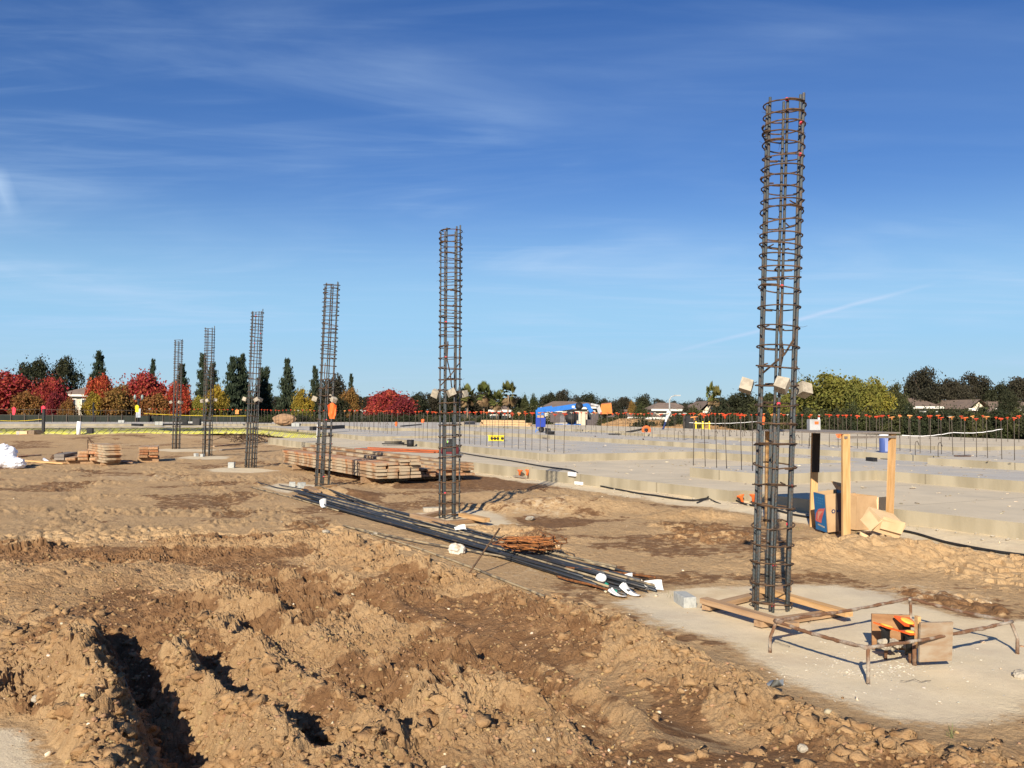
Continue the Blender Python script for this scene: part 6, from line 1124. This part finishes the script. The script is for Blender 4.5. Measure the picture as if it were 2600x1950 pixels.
# houses
M_ROOF = mat('roof_tiles', (.22, .16, .12), .9, col2=(.17, .125, .10), scale=2, objvar=.12); M_WALL = mat('stucco', (.62, .54, .42), .9, var=.04, objvar=.08); M_GLASS = mat('window_glass', (.05, .06, .07), .15, spec=.6); M_TRIM = mat('white_trim', (.72, .70, .64), .8, var=.03)
def house(px0, px1, ridge, eave, D, label, hip=.28, gable=False, wins=2):
    a, b = WD(px0, eave, D), WD(px1, eave, D); zr = WD((px0 + px1) / 2, ridge, D).z; ze = (a.z + b.z) / 2; c = (a + b) / 2; wdt = (b - a).length; dp = 7.0
    r_ = thing('house', label, 'house', (c.x, c.y + dp / 2, -.9)); h = ze + .9
    obj('wall', MB().prism([(-wdt / 2 + .4, -dp / 2), (wdt / 2 - .4, -dp / 2), (wdt / 2 - .4, dp / 2), (-wdt / 2 + .4, dp / 2)], 0, h), M_WALL, r_)
    hr = zr + .9; x = wdt / 2; y = dp / 2 + .5; k = hip * wdt if not gable else 0
    if gable: vs = [(-x, -y, h - .1), (x, -y, h - .1), (x, y, h - .1), (-x, y, h - .1), (0, -y, hr), (0, y, hr)]; fs = [(0, 4, 5, 3), (1, 2, 5, 4), (0, 3, 2, 1)]
    else: vs = [(-x, -y, h - .1), (x, -y, h - .1), (x, y, h - .1), (-x, y, h - .1), (-x + k, 0, hr), (x - k, 0, hr)]; fs = [(0, 1, 5, 4), (1, 2, 5), (2, 3, 4, 5), (3, 0, 4), (0, 3, 2, 1)]
    rf = obj('roof', MB().add(vs, fs), M_ROOF, r_)
    if gable: obj('gable_wall', MB().add([(-x + .5, -y + .3, h - .12), (x - .5, -y + .3, h - .12), (0, -y + .3, hr - .25), (-x + .5, -y + .5, h - .12), (x - .5, -y + .5, h - .12), (0, -y + .5, hr - .25)], [(0, 1, 2), (5, 4, 3), (0, 2, 5, 3), (1, 4, 5, 2), (0, 3, 4, 1)]), M_WALL, r_)
    obj('fascia', MB().box((0, -y - .03, h - .14), (wdt, .05, .22)), M_TRIM, rf)
    for i in range(wins):
        wx = -wdt / 2 + wdt * (i + 1) / (wins + 1); f = obj('window', MB().box((wx, -dp / 2 - .03, h - 1.1), (1.3, .08, 1.2)), M_TRIM, r_); obj('pane', MB().box((wx, -dp / 2 - .08, h - 1.1), (1.1, .04, 1.0)), M_GLASS, f)
    return r_
house(140, 262, 982, 1001, 100, 'cream house with broad brown roof behind the left maples'); house(1372, 1500, 1018, 1033, 104, 'long low house right behind the lift boom'); house(1455, 1520, 1021, 1032, 112, 'second roof peeking above the lift boom'); house(1560, 1688, 1040, 1058, 86, 'low house with pinkish roof left of the street lamp')
house(1652, 1760, 1022, 1038, 100, 'house with brown roof behind the street lamp'); house(1752, 1812, 1026, 1042, 98, 'house with reddish roof left of the cream gable', wins=1); house(1770, 1832, 1018, 1044, 94, 'cream gabled house right of the street lamp', gable=True, wins=1); house(2230, 2318, 1012, 1033, 86, 'roof right of the yellow-green trees'); house(2318, 2392, 1009, 1031, 88, 'house with tan roof left of the tall shrub, right of centre')
house(2452, 2514, 1014, 1036, 84, 'cream gabled house third from the right edge', gable=True, wins=1); house(2505, 2680, 1016, 1036, 90, 'large brown-roofed house at the right edge'); house(2520, 2590, 1034, 1058, 80, 'lower tan roof in front of the right edge house', gable=False, wins=1); house(740, 800, 1022, 1034, 120, 'small cream wall between fourth and third cages', wins=1); house(1240, 1300, 1030, 1040, 92, 'white house glimpsed below the palms'); house(305, 330, 958, 985, 96, 'narrow white building left of the vivid red maple', wins=1)
house(480, 510, 1015, 1030, 118, 'small roof between farthest and fifth cages', wins=1)
# fences
def fence(a, b, D0, D1, z0, z1, m, label, n=12, pm=None):
    p, q_ = WD(a, 1060, D0), WD(b, 1060, D1); r_ = thing('fence', label, 'fence', (p.x, p.y, z0))
    d = q_ - p; d.z = 0
    for i in range(n):
        s_, e = d * (i / n), d * ((i + 1) / n); obj('panel', MB().beam(s_ + Vector((0, 0, (z1 - z0) / 2)), e * .998 + s_ * .002 + Vector((0, 0, (z1 - z0) / 2)), .03, z1 - z0), m, r_); obj('post', MB().box(s_ + Vector((0, -.06, (z1 - z0 + .1) / 2)), (.07, .07, z1 - z0 + .1)), pm or M_RUSTD, r_)
    return r_
M_MESH = mat('dark_screen', (.022, .028, .022), .85, scale=3); fence(-150, 620, 68, 70, -.9, .98, M_MESH, 'dark screened fence below the red maples at left', 22); fence(1520, 1700, 70, 70, -.9, .92, mat('brown_fence', (.10, .045, .03), .8), 'brown timber fence below the low house left of the lamp', 8)
fence(620, 1300, 80, 78, -.9, .75, M_MESH, 'dark screened fence behind the middle hedge', 16)
fence(1700, 2800, 69, 60, -.9, .9, M_MESH, 'dark screened fence behind the right hedge', 24)
# parked cars glimpsed under the left maples
def car(px, D, m, lb, yaw=0):
    p = WD(px, 1060, D); r_ = thing('parked_car', lb, 'car', (p.x, p.y, -.9), (0, 0, yaw)); prof = [(-2.2, .35), (-2.2, .85), (-1.4, .98), (-.8, 1.42), (.7, 1.45), (1.4, 1.0), (2.2, .85), (2.2, .35)]
    vs = [(x, y * (1 if z < 1.1 else .82), z) for y in (-.85, .85) for x, z in prof]; n = len(prof); obj('body', MB().add(vs, [tuple(range(n)), tuple(range(2 * n - 1, n - 1, -1))] + [(i, n + i, n + (i + 1) % n, (i + 1) % n) for i in range(n)]), m, r_)
    obj('window', MB().add([(-1.25, -.80, 1.0), (-.78, -.76, 1.36), (.62, -.76, 1.38), (1.2, -.80, 1.02)], [(3, 2, 1, 0)]).box((0, -.84, 1.0), (.05, .02, .06)), M_GLASS, r_)
    for x in (-1.35, 1.35):
        for y in (-.8, .8): obj('wheel', MB().lathe([(0, -.1), (.33, -.1), (.33, .1), (0, .1)], 14).transform(Matrix.Translation((x, y, .33)) @ Matrix.Rotation(R(90), 4, 'X')), M_BLACK, r_)
car(190, 76, mat('silver_paint', (.45, .48, .52), .3, metal=.3), 'silver car parked behind the fence below the brown roof'); car(258, 77, mat('white_paint', (.75, .75, .75), .3), 'white car parked behind the fence under the orange maple'); car(72, 78, mat('dark_paint', (.05, .06, .08), .3), 'dark car parked behind the fence at far left')
